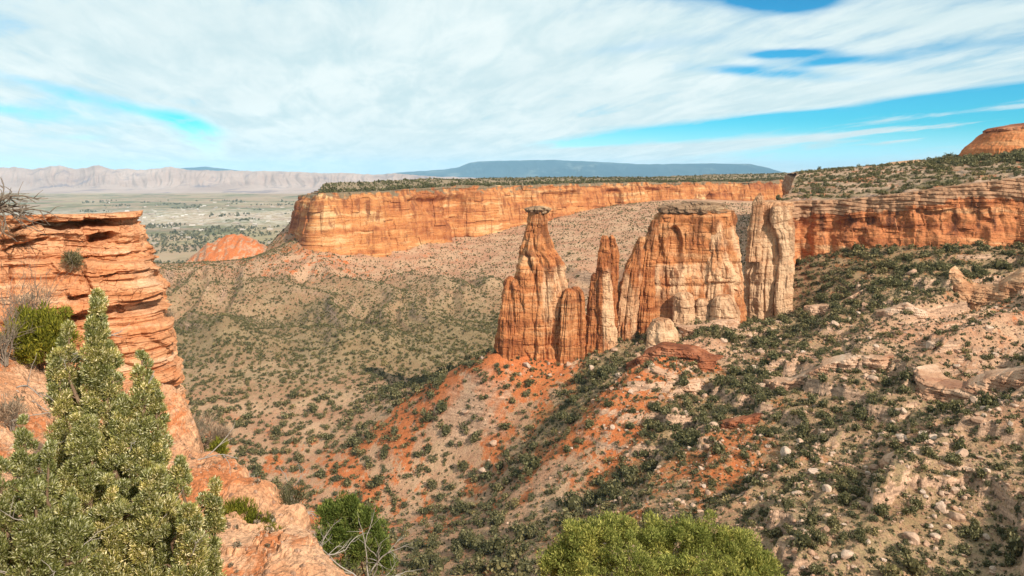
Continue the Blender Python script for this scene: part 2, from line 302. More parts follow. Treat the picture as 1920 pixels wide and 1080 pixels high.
def H(X, Y, fine=True):
    u, l = X / Y, np.log(Y)
    z = tps(u, l)
    far = sstep(430, 520, Y) * (1 - sstep(680, 790, Y))
    z = z + 1.2 * fbm(X / 38, Y / 38, 1.7, 3)
    z = z + far * 14 * (ridged((X + 0.4 * Y) / 78 + 0.5 * pn(X / 90, Y / 120, 3.0), Y / 330, 4.2, 3) - 0.6)
    right = sstep(0.05, 0.22, u) * (1 - sstep(300, 380, Y))
    q_ = -0.55 * X + 0.83 * Y; a_ = 0.83 * X + 0.55 * Y; wq = 9 * fbm(a_ / 70, q_ / 90, 5.5, 2)
    z = z + right * (5.2 * (ridged((q_ + wq) / 44, a_ / 170, 2.2, 2) - 0.7) + 1.5 * (ridged((q_ + wq) / 15, a_ / 60, 9.2, 3) - 0.6))
    rim = sstep(-0.12, 0.06, u) * sstep(225, 275, Y) * (1 - sstep(325, 350, Y)); z = z + rim * 1.8 * (ridged((q_ + wq) / 17, a_ / 90, 6.6, 3) - 0.6)
    if fine:
        z = z + 0.35 * fbm(X / 6, Y / 6, 3.3, 3) + right * 0.28 * fbm(X / 2.1, Y / 2.1, 13.3, 2)
        st = right * sstep(-0.4, 0.2, fbm(X / 55, Y / 55, 8.8, 2))
        per = 6.8; q = (z + 1.6 * fbm(X / 30, Y / 30, 6.1, 2) + 0.6 * fbm(X / 7, Y / 7, 2.1, 2)) / per; fr = q - np.floor(q)
        z = z + st * per * 0.85 * (0.45 * fr + 0.55 * sstep(0.42, 0.62, fr) - fr)
        per = 2.1; q = (z + 0.8 * fbm(X / 12, Y / 12, 3.1, 2)) / per; fr = q - np.floor(q); z = z + right * sstep(0, 0.3, fbm(X / 25, Y / 25, 18.8, 2)) * per * 0.7 * (sstep(0.35, 0.65, fr) - fr)
    return z
def idw(ctrl, u, l, p=3.5):
    a = np.array([((c[0] - PX0) / F, math.log(c[1])) for c in ctrl]); v = np.array([c[2] for c in ctrl])
    sh = np.shape(u); q = np.stack([np.ravel(u), np.ravel(l)], 1); o = np.empty(len(q))
    for i in range(0, len(q), 40000):
        w = 1 / (((q[i:i + 40000, None] - a[None]) ** 2).sum(-1) + 1e-4) ** (p / 2); o[i:i + 40000] = (w * v).sum(1) / w.sum(1)
    return o.reshape(sh)
# share of ground under low plants, and where the soil is bare orange: bearing, distance, amount
VEG = [(700,178,.42),(960,172,.36),(700,230,.42),(860,258,.45),(700,285,.48),(500,300,.42),(500,365,.62),(400,430,.8),(700,410,.82),(850,430,.85),(600,490,.75),(850,500,.7),(600,540,.62),(330,540,.65),(330,650,.62),(450,640,.62),(600,640,.62),
       (800,640,.6),(920,640,.6),(560,740,.3),(700,800,.15),(870,915,.15),(1000,950,.2),(1050,800,.2),(1100,640,.25),(1180,1100,.2),(300,720,.45),(500,800,.6),(430,800,.5),(1000,326,.15),(850,330,.2),(780,342,.3),(930,322,.3),(1000,312,.45),
       (1400,322,.85),(1250,310,.85),(1150,298,.8),(1070,285,.75),(1480,335,.85),(1320,316,.8),(1300,290,.2),(1180,275,.35),(1150,250,.4),(1050,248,.35),(1400,258,.9),(1280,245,.9),(1340,250,.85),(1150,225,.75),(1450,265,.7),(1500,262,.32),(1700,270,.3),(1900,255,.12),(1850,265,.08),(1900,200,.4),
       (1700,215,.65),(1500,220,.65),(1350,218,.5),(1900,150,.6),(1700,155,.68),(1500,160,.65),(1300,172,.6),(1100,185,.5),(1900,122,.6),(1600,135,.65),(1700,320,.75),(1900,330,.65),(1750,335,.7),(1560,345,.7),(1500,352,.6)]
SOIL = [(930,322,.95),(850,330,.85),(780,340,.7),(820,345,.5),(880,330,.6),(1000,312,.7),(1030,300,.55),(1000,280,.25),(1160,270,.9),(1150,252,.8),(1120,245,.6),(1200,262,.7),(1080,248,.35),(1370,226,.75),(1350,216,.7),(1400,218,.5),(1290,270,.6),
        (700,300,.05),(960,230,.12),(960,190,.25),(800,180,.25),(860,258,.1),(600,350,0),(700,410,0),(1300,300,.1),(1500,262,.08),(1700,215,.02),(1700,270,.1),(1900,200,.05),(1900,150,0),(1500,160,0),(1250,160,.05),(1280,245,.1),(1400,258,.15),
        (1500,220,.03),(560,750,.3),(590,790,.45),(700,800,.15),(800,870,.2),(800,640,0),(1000,950,.05),(1050,800,0),(1400,322,.2),(1700,330,.3),(1900,280,.3),(400,650,0),(1150,298,.1),(1250,310,.1)]
_spur = lambda p, y: 740 < p and 295 < y < 350
VEG = [(p, y * 1.2 if p <= 870 and y <= 560 and not _spur(p, y) else y, v) for p, y, v in VEG]
SOIL = [(p, y * 1.2 if p <= 870 and y <= 560 and not _spur(p, y) else y, v) for p, y, v in SOIL]
def veg_at(X, Y): return idw(VEG, X / Y, np.log(Y)) + 0.0
def soil_at(X, Y): return idw(SOIL, X / Y, np.log(Y))

NU, NV = 900, 860
uu = np.linspace(-0.92, 0.98, NU); ll = np.linspace(math.log(98), math.log(1750), NV)
UG, LG = np.meshgrid(uu, ll); YG = np.exp(LG); XG = UG * YG
ZG = H(XG, YG)
VG, SG = veg_at(XG, YG), soil_at(XG, YG)
me = mesh_np('canyon_floor', np.stack([XG, YG, ZG], -1).reshape(-1, 3), grid_faces(NV, NU), M_SOIL, {'veg': VG, 'soil': SG})
obj('canyon_floor', me, None, 'scrubby tan canyon floor and talus slopes around the rock spires', 'ground', kind='structure')
HOR = np.maximum.accumulate(ZG / YG, axis=0)
def samp(G, X, Y):
    i = np.clip((np.log(Y) - ll[0]) / (ll[1] - ll[0]), 0, NV - 1.001); j = np.clip((X / Y - uu[0]) / (uu[1] - uu[0]), 0, NU - 1.001)
    a, b = i.astype(int), j.astype(int); fi, fj = i - a, j - b
    return (G[a, b] * (1 - fi) * (1 - fj) + G[a + 1, b] * fi * (1 - fj) + G[a, b + 1] * (1 - fi) * fj + G[a + 1, b + 1] * fi * fj)

# ------------------------------------------------------------------ valley plain, hills and mountains
def plain():
    m, t, b = new_mat('valley_fields')
    pos = nd(t, 'ShaderNodeNewGeometry').outputs['Position']
    y = nd(t, 'ShaderNodeSeparateXYZ', {0: pos}).outputs[1]
    v = nd(t, 'ShaderNodeTexVoronoi', {'Vector': pos, 'Scale': 0.0042}, distance='CHEBYCHEV')
    cell = nd(t, 'ShaderNodeSeparateColor', {0: v.outputs['Color']}).outputs[0]
    n = noise(t, pos, 0.0016, 6, 0.65); f = noise(t, pos, 0.012, 5, 0.7); g = noise(t, pos, 0.0007, 3)
    c = ramp(t, cell, [(0.0, (0.30, 0.23, 0.12)), (0.25, (0.16, 0.14, 0.055)), (0.5, (0.36, 0.26, 0.155)), (0.7, (0.15, 0.135, 0.055)), (0.85, (0.30, 0.195, 0.12)), (1.0, (0.09, 0.14, 0.06))], 'CONSTANT')
    c = mixc(t, maprange(t, n, 0.42, 0.62), c, (0.37, 0.24, 0.145))
    tree = maprange(t, mth(t, 'ADD', f, mth(t, 'MULTIPLY', mth(t, 'SUBTRACT', g, 0.5), 0.8)), 0.52, 0.60)
    c = mixc(t, mth(t, 'MULTIPLY', tree, 0.65), c, (0.12, 0.11, 0.052))
    town = mth(t, 'MULTIPLY', maprange(t, mth(t, 'ABSOLUTE', mth(t, 'SUBTRACT', y, 4300.0)), 300.0, 1100.0, 1.0, 0.0), maprange(t, noise(t, pos, 0.02, 4, 0.8), 0.45, 0.6))
    c = mixc(t, mth(t, 'MULTIPLY', town, 0.75), c, (0.62, 0.52, 0.43))
    c = mixc(t, maprange(t, y, 8200.0, 8900.0), c, (0.52, 0.38, 0.28))
    t.links.new(c, b.inputs['Base Color'])
    l = np.linspace(math.log(700), math.log(36000), 260); u = np.linspace(-1.3, 1.3, 200)
    U, L = np.meshgrid(u, l); Y = np.exp(L); X = U * Y
    Z = -252 + 5 * fbm(X / 900, Y / 900, 0, 3) * sstep(1200, 2500, Y)
    obj('valley_plain', mesh_np('valley_plain', np.stack([X, Y, Z], -1).reshape(-1, 3), grid_faces(260, 200), m), None, 'flat pale valley of fields, trees and town beyond the canyon mouth', 'valley', kind='structure')
plain()

def mountain_mat(name, cols, dark, s):
    m, t, b = new_mat(name)
    pos = nd(t, 'ShaderNodeNewGeometry').outputs['Position']
    n = noise(t, vscale(t, pos, (1, 0.5, 2.5)), s, 6, 0.65)
    c = ramp(t, n, [(0.3, cols[0]), (0.5, cols[1]), (0.7, cols[2])])
    c = mixc(t, maprange(t, noise(t, vscale(t, pos, (1, 0.4, 1)), s * 2.7, 5, 0.7), 0.52, 0.66), c, dark)
    t.links.new(c, b.inputs['Base Color']); return m
def mountain(name, label, prof, Y0, Y1, z0, mid, mat, rough, seed, pxs, cutx):
    """a range: skyline heights by bearing, apron from z0 up to the scarp foot, then gullied scarp up to the skyline, then back down"""
    px = np.arange(pxs[0], pxs[1], 1.6); t = np.linspace(0, 1.25, 120)
    PXg, T = np.meshgrid(px, t); U = (PXg - PX0) / F
    sky = np.interp(PXg, [p[0] for p in prof], [p[1] for p in prof])
    sky = sky + 1.3 * fbm(PXg / 22, 0, seed, 3) * rough
    Y = Y0 + (Y1 - Y0) * T; X = U * Y
    ztop = (PY0 - sky) / F * Y1
    ped = z0 + (mid - z0) * np.clip(T / 0.55, 0, 1) ** 1.6
    g = ridged(PXg / cutx + 0.5 * pn(T * 3, PXg / 40, seed), T * 0.9, seed, 4, 0.55)
    s = np.clip((T - 0.5) / 0.5, 0, 1)
    sc_ = s * s * (3 - 2 * s)
    Z = ped + (ztop - mid) * sc_ + (ztop - mid) * 0.17 * rough * (g - 0.9) * np.sin(np.pi * np.clip((T - 0.35) / 0.68, 0, 1))
    Z = Z - np.clip(T - 1.0, 0, 1) * 900
    Z = np.where(T < 0.02, z0 - 8, Z)
    obj(name, mesh_np(name, np.stack([X, Y, Z], -1).reshape(-1, 3), grid_faces(len(t), len(px)), mat), None, label, 'mountains', kind='structure')
MB_ = mountain_mat('pale_badland', [(0.31, 0.205, 0.165), (0.41, 0.285, 0.23), (0.49, 0.36, 0.30)], (0.24, 0.175, 0.17), 0.0011)
mountain('mountains', 'long pale pink gullied cliff range beyond the valley on the left', [(-500,312),(0,314),(30,313),(60,318),(85,314),(110,311),(140,317),(165,314),(185,309),(215,318),(240,316),(260,319),(300,316),(320,312),(350,319),(400,320),(450,320),(560,322),(600,325),(650,324),(700,328),(740,325),(800,330),(900,334),(1000,338),(1150,345)],
         8400, 11500, -254, -195, MB_, 1.0, 3.3, (-500, 1150), 26)
MG_ = mountain_mat('haze_tinted_forest_mountain', [(0.012, 0.035, 0.055), (0.022, 0.052, 0.075), (0.06, 0.085, 0.10)], (0.12, 0.14, 0.14), 0.00035)  # dark forest colours with the blue of distance haze painted in
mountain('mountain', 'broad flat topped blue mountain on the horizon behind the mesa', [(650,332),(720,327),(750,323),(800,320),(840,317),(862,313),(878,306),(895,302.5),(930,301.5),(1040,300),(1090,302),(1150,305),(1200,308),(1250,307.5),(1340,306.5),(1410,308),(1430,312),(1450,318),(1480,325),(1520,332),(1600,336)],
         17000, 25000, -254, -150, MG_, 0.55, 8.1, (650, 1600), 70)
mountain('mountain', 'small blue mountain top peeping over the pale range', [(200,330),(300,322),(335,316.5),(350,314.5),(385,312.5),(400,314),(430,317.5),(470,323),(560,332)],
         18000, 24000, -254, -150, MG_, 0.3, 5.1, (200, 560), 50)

def hill():
    cx, cy = PT(440, 447, 880)[:2]
    U, V = np.meshgrid(np.linspace(-1.5, 1.5, 150), np.linspace(-1.5, 1.5, 110))
    r = np.sqrt((U * 1.0 + 0.12 * V) ** 2 + V ** 2)
    X = cx + U * 58; Y = cy + V * 70
    Z = -128 + 50 * np.exp(-(r * 0.95) ** 2.5) + 5.5 * ridged(U * 2.6 + 0.6 * V, V * 0.8, 3, 4) * np.exp(-r * r) - 2
    n = U.size
    o = obj('hill', mesh_np('hill', np.stack([X, Y, Z], -1).reshape(-1, 3), grid_faces(110, 150), M_SOIL, {'veg': np.full(n, 0.05), 'soil': np.clip(0.66 - 0.55 * np.abs(U + 0.25 * fbm(U * 2, V * 2, 0, 2)) + 0.35 * fbm(U * 5, V * 5, 4, 3), 0, 1).ravel()}), None,
            'bare orange rounded hill at the canyon mouth left of the mesa', 'hill', kind='structure')
hill()

# ------------------------------------------------------------------ cliffs and ledges
def resample(path, step):
    p = np.asarray(path, float); d = np.concatenate([[0], np.cumsum(np.linalg.norm(np.diff(p[:, :2], axis=0), axis=1))])
    n = max(8, int(d[-1] / step)); s = np.linspace(0, d[-1], n)
    return s, np.stack([np.interp(s, d, p[:, k]) for k in range(p.shape[1])], 1)
def smooth1(a, k):
    if k < 2: return a
    w = np.hanning(k + 2)[1:-1]; w /= w.sum(); pad = np.pad(a, ((k, k), (0, 0)), mode='edge')
    return np.stack([np.convolve(pad[:, j], w, 'same')[k:-k] for j in range(a.shape[1])], 1)
def blocks(a, z, w, h, seed):
    # jointed rock: each block between two joints and two beds stands a little in or out
    i = np.floor(a / w + 0.35 * pn(z / (2.2 * h), a / (3 * w), seed)); hj = h * (0.7 + 0.9 * hash01(i * 1.37 + seed)); j = np.floor((z + 4 * h * hash01(i + seed * 3)) / hj)
    return hash01(i * 13.7 + j * 7.31 + seed) - 0.5
def ribbon(path, step, vstep, offs, disp, inward=8.0, smooth=9, side=1, lip=0.6):
    """a cliff: wall under a rim line (X, Y, ztop, zbase) plus the shelf behind the rim"""
    s, p = resample(path, step); p = smooth1(p, smooth)
    tg = np.gradient(p[:, :2], axis=0); tg /= np.linalg.norm(tg, axis=1)[:, None] + 1e-9
    nrm = np.stack([tg[:, 1], -tg[:, 0]], 1) * side
    nrm = smooth1(nrm, max(3, smooth)); nrm /= np.linalg.norm(nrm, axis=1)[:, None] + 1e-9
    hh = (p[:, 2] - p[:, 3]).max(); nz = max(10, int(hh / vstep)); t = np.linspace(0, 1, nz)
    S, T = np.meshgrid(s, t); Zt, Zb = p[:, 2][None], p[:, 3][None]; Z = Zb + (Zt - Zb) * T
    D = offs(T, S, Z) + disp(S, T, Z, p)
    X = p[:, 0][None] + nrm[:, 0][None] * D; Y = p[:, 1][None] + nrm[:, 1][None] * D
    rows = [np.stack([X, Y, Z], -1)]; TT = [T]
    m = 8
    for k in range(1, m + 1):
        q = (k / m) ** 1.3
        d2 = D[-1] - q * inward
        zz = Z[-1] + lip * q * 0.6 + 0.25 * lip * fbm(s / (inward * 0.5), q * 3, 2.2, 2)
        rows.append(np.stack([p[:, 0] + nrm[:, 0] * d2, p[:, 1] + nrm[:, 1] * d2, zz], -1)[None]); TT.append(np.ones((1, len(s))))
    V = np.concatenate(rows, 0); TT = np.concatenate(TT, 0)
    return V.reshape(-1, 3), grid_faces(V.shape[0], V.shape[1]), {'tt': TT, 'pale': np.zeros(TT.shape)}, V, p, nrm

# far mesa
def mesa():
    top = [(640,352,1400),(600,360,1050),(578,366,860),(580,366,815),(592,364,800),(620,361,806),(700,357,845),(870,349.5,950),(1000,345.5,1030),(1180,343,1150),(1300,341,1250),(1400,341,1330),(1480,336,1400),(1700,330,1500)]
    base = [(0,470),(560,470),(600,478),(700,472),(870,464),(1000,440),(1180,410),(1400,400),(1700,400)]
    path = []
    for px, py, Y in top:
        b = np.interp(px, [q[0] for q in base], [q[1] for q in base]); x, y, z = PT(px, py, Y)
        path.append((x, y, z, (PY0 - b) / F * Y - 12))
    s0, p0 = resample(path, 5.0)
    w = 13 * fbm(s0 / 110, 0, 4.4, 3) + 9 * ridged(s0 / 70, 0, 7.7, 2); w = w * sstep(0, 60, np.abs(s0 - s0[np.argmin(np.hypot(p0[:, 0] - path[4][0], p0[:, 1] - path[4][1]))]) + 10)
    tg = np.gradient(p0[:, :2], axis=0); tg /= np.linalg.norm(tg, axis=1)[:, None]
    p0[:, 0] += tg[:, 1] * w; p0[:, 1] -= tg[:, 0] * w
    offs = lambda T, S, Z: np.interp(T, [0, 0.1, 0.35, 0.7, 0.9, 0.93, 1], [24, 17, 10, 5.0, 1.5, -1.5, -3.0])
    def disp(S, T, Z, p):
        d = 2.4 * fbm(S / 26, Z / 70, 1.1, 4) - 2.6 * np.clip(ridged(S / 34 + 0.15 * pn(Z / 20, S / 60), Z / 300, 5.5, 2) - 0.85, 0, 1)
        lay = np.floor((Z + 3 * pn(S / 90, 0, 2.0)) / 4.5); d = d + 1.3 * (hash01(lay) - 0.5) * (0.4 + 0.6 * (fbm(S / 60, lay * 3.3, 0, 2) > 0))
        d = d + 2.6 * blocks(S, Z, 11, 14, 3.0) + 5.0 * (1 - T) * (1 - sstep(20, 80, np.hypot(p[:, 0] - path[4][0], p[:, 1] - path[4][1])))[None] + 0.9 * blocks(S + 3 * pn(Z / 9, S / 15), Z, 6, 7, 8.0) * sstep(-0.1, 0.3, pn(S / 20, Z / 12, 4.0)) + (T > 0.9) * 1.5 * fbm(S / 8, 0, 5, 3)
        d = d - 7.5 * sstep(0.12, 0.45, fbm(S / 62, Z / 55, 21.0, 2)) * (1 - sstep(0.8, 0.9, T)) * sstep(0.0, 0.12, T) * sstep(30, 90, np.hypot(p[:, 0] - path[4][0], p[:, 1] - path[4][1]))[None]
        return d + 0.5 * fbm(S / 5, Z / 5, 9.0, 3)
    p0[:, 2] += 2.2 * fbm(s0 / 38, 0, 3.3, 4)
    V, Fc, at, G, p, nr = ribbon(p0, 0.9, 0.8, offs, disp, 12, 5)
    o = thing('mesa', 'long orange sandstone mesa wall across the far side of the canyon', 'mesa', (p[0, 0], p[0, 1], p[0, 3])); o['kind'] = 'structure'
    V = V - np.array(o.location)
    obj('cliff_face', mesh_np('mesa_cliff_face', V, Fc, M_FAR, at, smooth=False), o)
    # top sheet behind the rim
    rim = G[-4]; i0 = int(np.argmin(np.hypot(rim[:, 0] - path[4][0], rim[:, 1] - path[4][1]))); rim = rim[i0:]; n = rim.shape[0]; rows = []; q = np.concatenate([[0], np.linspace(4, 60, 12), np.linspace(80, 420, 14)])
    for d in q:
        r = rim.copy(); r[:, 0] -= 0.22 * d; r[:, 1] += d; r[:, 2] += 0.028 * np.minimum(d, 130) - 0.3 + 0.9 * fbm(r[:, 0] / 22, r[:, 1] / 22, 0, 3) * (d > 0)
        rows.append(r)
    R = np.stack(rows)
    obj('mesa_top', mesh_np('mesa_top', R.reshape(-1, 3) - np.array(o.location), grid_faces(len(q), n), M_PLAT, {'veg': np.full(R.shape[:2], .62), 'soil': np.full(R.shape[:2], .15)}), o)
    return R
MESA_TOP = mesa()

# right-hand rim cliff
RIM = [(1470,328,900),(1494,340,600),(1478,360,440),(1446,377,372),(1462,379,362),(1500,377,380),(1545,376,376),(1600,373,368),(1650,368,362),(1700,362,357),(1760,353,352),(1800,348,349),(1860,341,345),(1920,334,342),(2100,320,336),(2400,310,330)]
def right_cliff():
    path = []
    for px, py, Y in RIM:
        x, y, z = PT(px, py, Y); path.append((x, y, z, min(z - 12, float(H(np.array(x), np.array(y - 4), False)) - 6)))
    offs = lambda T, S, Z: np.interp(T, [0, 0.15, 0.4, 0.72, 0.76, 0.85, 0.88, 0.94, 0.96, 1], [4.5, 2.2, 1.0, 0.2, 0.8, 0.5, -0.6, -0.7, -1.6, -1.8])
    def disp(S, T, Z, p):
        d = 2.2 * fbm(S / 17, Z / 40, 3.1, 4) - 3.6 * np.clip(ridged(S / 21 + 0.12 * pn(Z / 9, S / 20), Z / 140, 6.5, 2) - 0.8, 0, 1)
        zz = Z + 1.1 * pn(S / 22, 0, 2.0) + 0.03 * S; lay = np.floor(zz / 1.7); fr = zz / 1.7 - lay
        up = sstep(0.68, 0.8, T)
        d = d + (0.25 + 1.9 * up) * (hash01(lay) - 0.5) * (0.5 + 1.6 * fbm(S / 9, lay * 3.3, 0, 3)) + 0.9 * up * fbm(S / 4, lay * 5.1, 4, 2) - (0.12 + 0.7 * up) * np.exp(-(fr / 0.14) ** 2)
        d = d - 2.0 * sstep(0.05, 0.5, fbm(S / 12, Z / 10, 12.0, 2)) * (T < 0.7) * sstep(0.02, 0.2, T) + 1.3 * fbm(S / 13, 2.0, 7.0, 3) * (T > 0.7)
        d = d + 1.3 * blocks(S, Z, 6, 6, 2.0) + 0.6 * blocks(S + 1.5 * pn(Z / 4, S / 6), Z, 3.1, 3.0, 5.0) * sstep(-0.1, 0.3, pn(S / 9, Z / 6, 4.0))
        return d + 0.3 * fbm(S / 2.2, Z / 2.0, 9.0, 3)
    V, Fc, at, G, p, nr = ribbon(path, 0.42, 0.36, offs, disp, 9, 9)
    obj('cliff', mesh_np('cliff', V, Fc, M_CLIFF, at, smooth=False), None, 'red layered cliff under the scrubby rim on the right', 'cliff', kind='structure')
right_cliff()

# plateau behind and above the right-hand rim
PP = [(1440,377,366),(1500,373,385),(1600,370,372),(1700,359,361),(1800,345,353),(1920,331,346),(2100,318,340),(2400,308,334),(1500,352,450),(1600,346,430),(1700,336,425),(1800,326,420),(1920,314,410),(2200,300,390),
      (1478,327.5,900),(1500,324,800),(1540,321,680),(1600,315.5,600),(1700,305,560),(1800,298,530),(1920,288,510),(2200,276,500)]
pt_tps = TPS([((a - PX0) / F, math.log(c)) for a, b, c in PP] + [((a - PX0) / F, math.log(c)) for a, c, z in [(1600,1000,0),(1700,900,0),(1900,900,2),(2200,900,4),(1520,1000,-9),(1900,640,8),(1750,680,4)]],
             np.array([(PY0 - b) / F * c for a, b, c in PP] + [-6, 0, 4, 6, -9, 8, 4]), 1e-4)
rimY = lambda px: np.interp(px, [1446,1462,1500,1545,1600,1650,1700,1760,1800,1860,1920,2100,2400], [372,366,383,379,371,365,360,355,352,348,345,339,333])
pxL = lambda Y: np.interp(Y, [360, 372, 440, 600, 900, 1400], [1446, 1448, 1480, 1497, 1474, 1440])
def HP(X, Y):
    u = X / Y; z = pt_tps(u, np.log(Y))
    z = z + 0.9 * fbm(X / 26, Y / 26, 5.5, 3)
    px = u * F + PX0; d = Y - rimY(px)
    amt = 1 - sstep(40, 130, d) * 0.75
    per = 2.3; q = (z + 1.2 * fbm(X / 22, Y / 30, 6.1, 3)) / per
    z = z + amt * per * 0.9 * (sstep(0.35, 0.65, q - np.floor(q)) - (q - np.floor(q)))
    return z + 0.22 * fbm(X / 3, Y / 3, 1.3, 3)
def plateau():
    px = np.linspace(1440, 2400, 700); l = np.linspace(math.log(325), math.log(980), 560)
    PXg, L = np.meshgrid(px, l); Y = np.exp(L); X = (PXg - PX0) / F * Y
    Z = HP(X, Y)
    Z = Z - 4.5 * (1 - sstep(1.5, 5.0, Y - rimY(PXg)))
    ok = (Y > rimY(PXg) + 1.5) & (PXg > pxL(Y) + 1)
    fc = grid_faces(*PXg.shape); fc = fc[ok.ravel()[fc].all(1)]
    use = np.unique(fc); rm = -np.ones(PXg.size, int); rm[use] = np.arange(len(use))
    V = np.stack([X, Y, Z], -1).reshape(-1, 3)[use]
    veg = (0.45 + 0.35 * fbm(X / 40, Y / 40, 2, 2)).ravel()[use]; soil = np.clip(0.25 + 0.5 * fbm(X / 30, Y / 30, 7, 2), 0, 1).ravel()[use]
    obj('plateau', mesh_np('plateau', V, rm[fc], M_PLAT, {'veg': veg, 'soil': soil}), None, 'ledgy scrub covered plateau rising behind the right-hand rim', 'plateau', kind='structure')
plateau()

def ledge(label, pts, hgt, mat, inward, seed, group=None, drop=3.0, round_=0.6, name='rock_ledge', lift=0.6):
    path = []
    for px, Y in pts:
        x = (px - PX0) / F * Y; z = float(H(np.array(x), np.array(float(Y)), False)); path.append((x, Y, z + hgt * lift, z - hgt - drop))
    offs = lambda T, S, Z: np.interp(T, [0, 0.5, 0.85, 0.95, 1], [2.2 * round_, 0.9 * round_, 0.3 * round_, -0.3 * round_, -round_])
    def disp(S, T, Z, p):
        zz = Z + 0.8 * pn(S / 14, 0, seed) + 0.05 * S; lay = np.floor(zz / 0.8); fr = zz / 0.8 - lay
        d = 1.4 * fbm(S / 9, Z / 9, seed, 4) - 2.0 * np.clip(ridged(S / 10, Z / 40, seed + 2, 2) - 0.85, 0, 1)
        e = np.minimum(S, S.max() - S); d = d - 3.5 * (1 - sstep(0, 5, e))
        kk = 0.4 + sstep(-0.2, 0.4, fbm(S / 5, lay * 2.3, seed, 2)); return d + 1.5 * kk * (hash01(lay + seed) - 0.5) - 0.6 * kk * np.exp(-(fr / 0.16) ** 2) + 0.8 * blocks(S, zz, 2.5, 1.5, seed) + 0.2 * fbm(S / 1.2, Z / 1.2, seed, 3)
    V, Fc, at, *_ = ribbon(path, 0.28, 0.22, offs, disp, inward, 7, lip=inward * 0.05)
    b = np.array([V[:, 0].mean(), V[:, 1].mean(), V[:, 2].min()])
    return obj(name, mesh_np(name, V - b, Fc, mat, at, smooth=False), None, label, 'rock ledge', group, None, b)
LG_ = 'rock ledges breaking the right-hand slope'
ledge('dark red-brown broken cliff band below the flat-capped butte', [(1165,288),(1200,284),(1240,282),(1290,279),(1335,274)], 12, M_REDLEDGE, 8, 1.0, LG_, 4, 1.0, lift=0.3)
ledge('long pinkish stepped ledge across the middle of the right slope', [(1425,252),(1480,247),(1540,242),(1600,240),(1680,236)], 4.5, M_LEDGE, 6, 2.0, LG_)
ledge('tan cross-bedded rock slab dipping right above the lower right scrub', [(1690,222),(1740,214),(1800,208),(1860,204),(1930,198),(2000,194)], 6.5, M_LEDGE, 8, 3.0, LG_, 3, 1.4)
ledge('broad pale slickrock face below the trees at the right edge', [(1775,305),(1820,300),(1870,294),(1920,290),(2000,284),(2080,280)], 10, M_PALE, 9, 4.0, LG_, 4, 3.0)
ledge('short pale ledge beneath the rounded pillar on its right', [(1500,330),(1560,322),(1620,315)], 4.5, M_LEDGE, 6, 5.0, LG_)
ledge('small red ledge topping the orange scar of the slope', [(1330,236),(1370,232),(1420,228)], 3.0, M_REDLEDGE, 4, 6.0, LG_)
ledge('low tan ledge with boulders high on the right slope', [(1640,290),(1700,285),(1760,281)], 4, M_LEDGE, 5, 7.0, LG_)
ledge('broken pinkish ledge right under the pale hoodoos of the butte', [(1265,316),(1310,314),(1360,315),(1395,318)], 4.5, M_LEDGE, 5, 9.0, LG_)
ledge('stepped tan ledge on the slope below the dark red band', [(1210,268),(1270,264),(1330,262)], 3.5, M_LEDGE, 5, 10.0, LG_)
ledge('low brown ledge near the bottom right corner', [(1640,176),(1700,172),(1770,168),(1830,163)], 2.5, M_LEDGE, 4, 8.0, LG_)

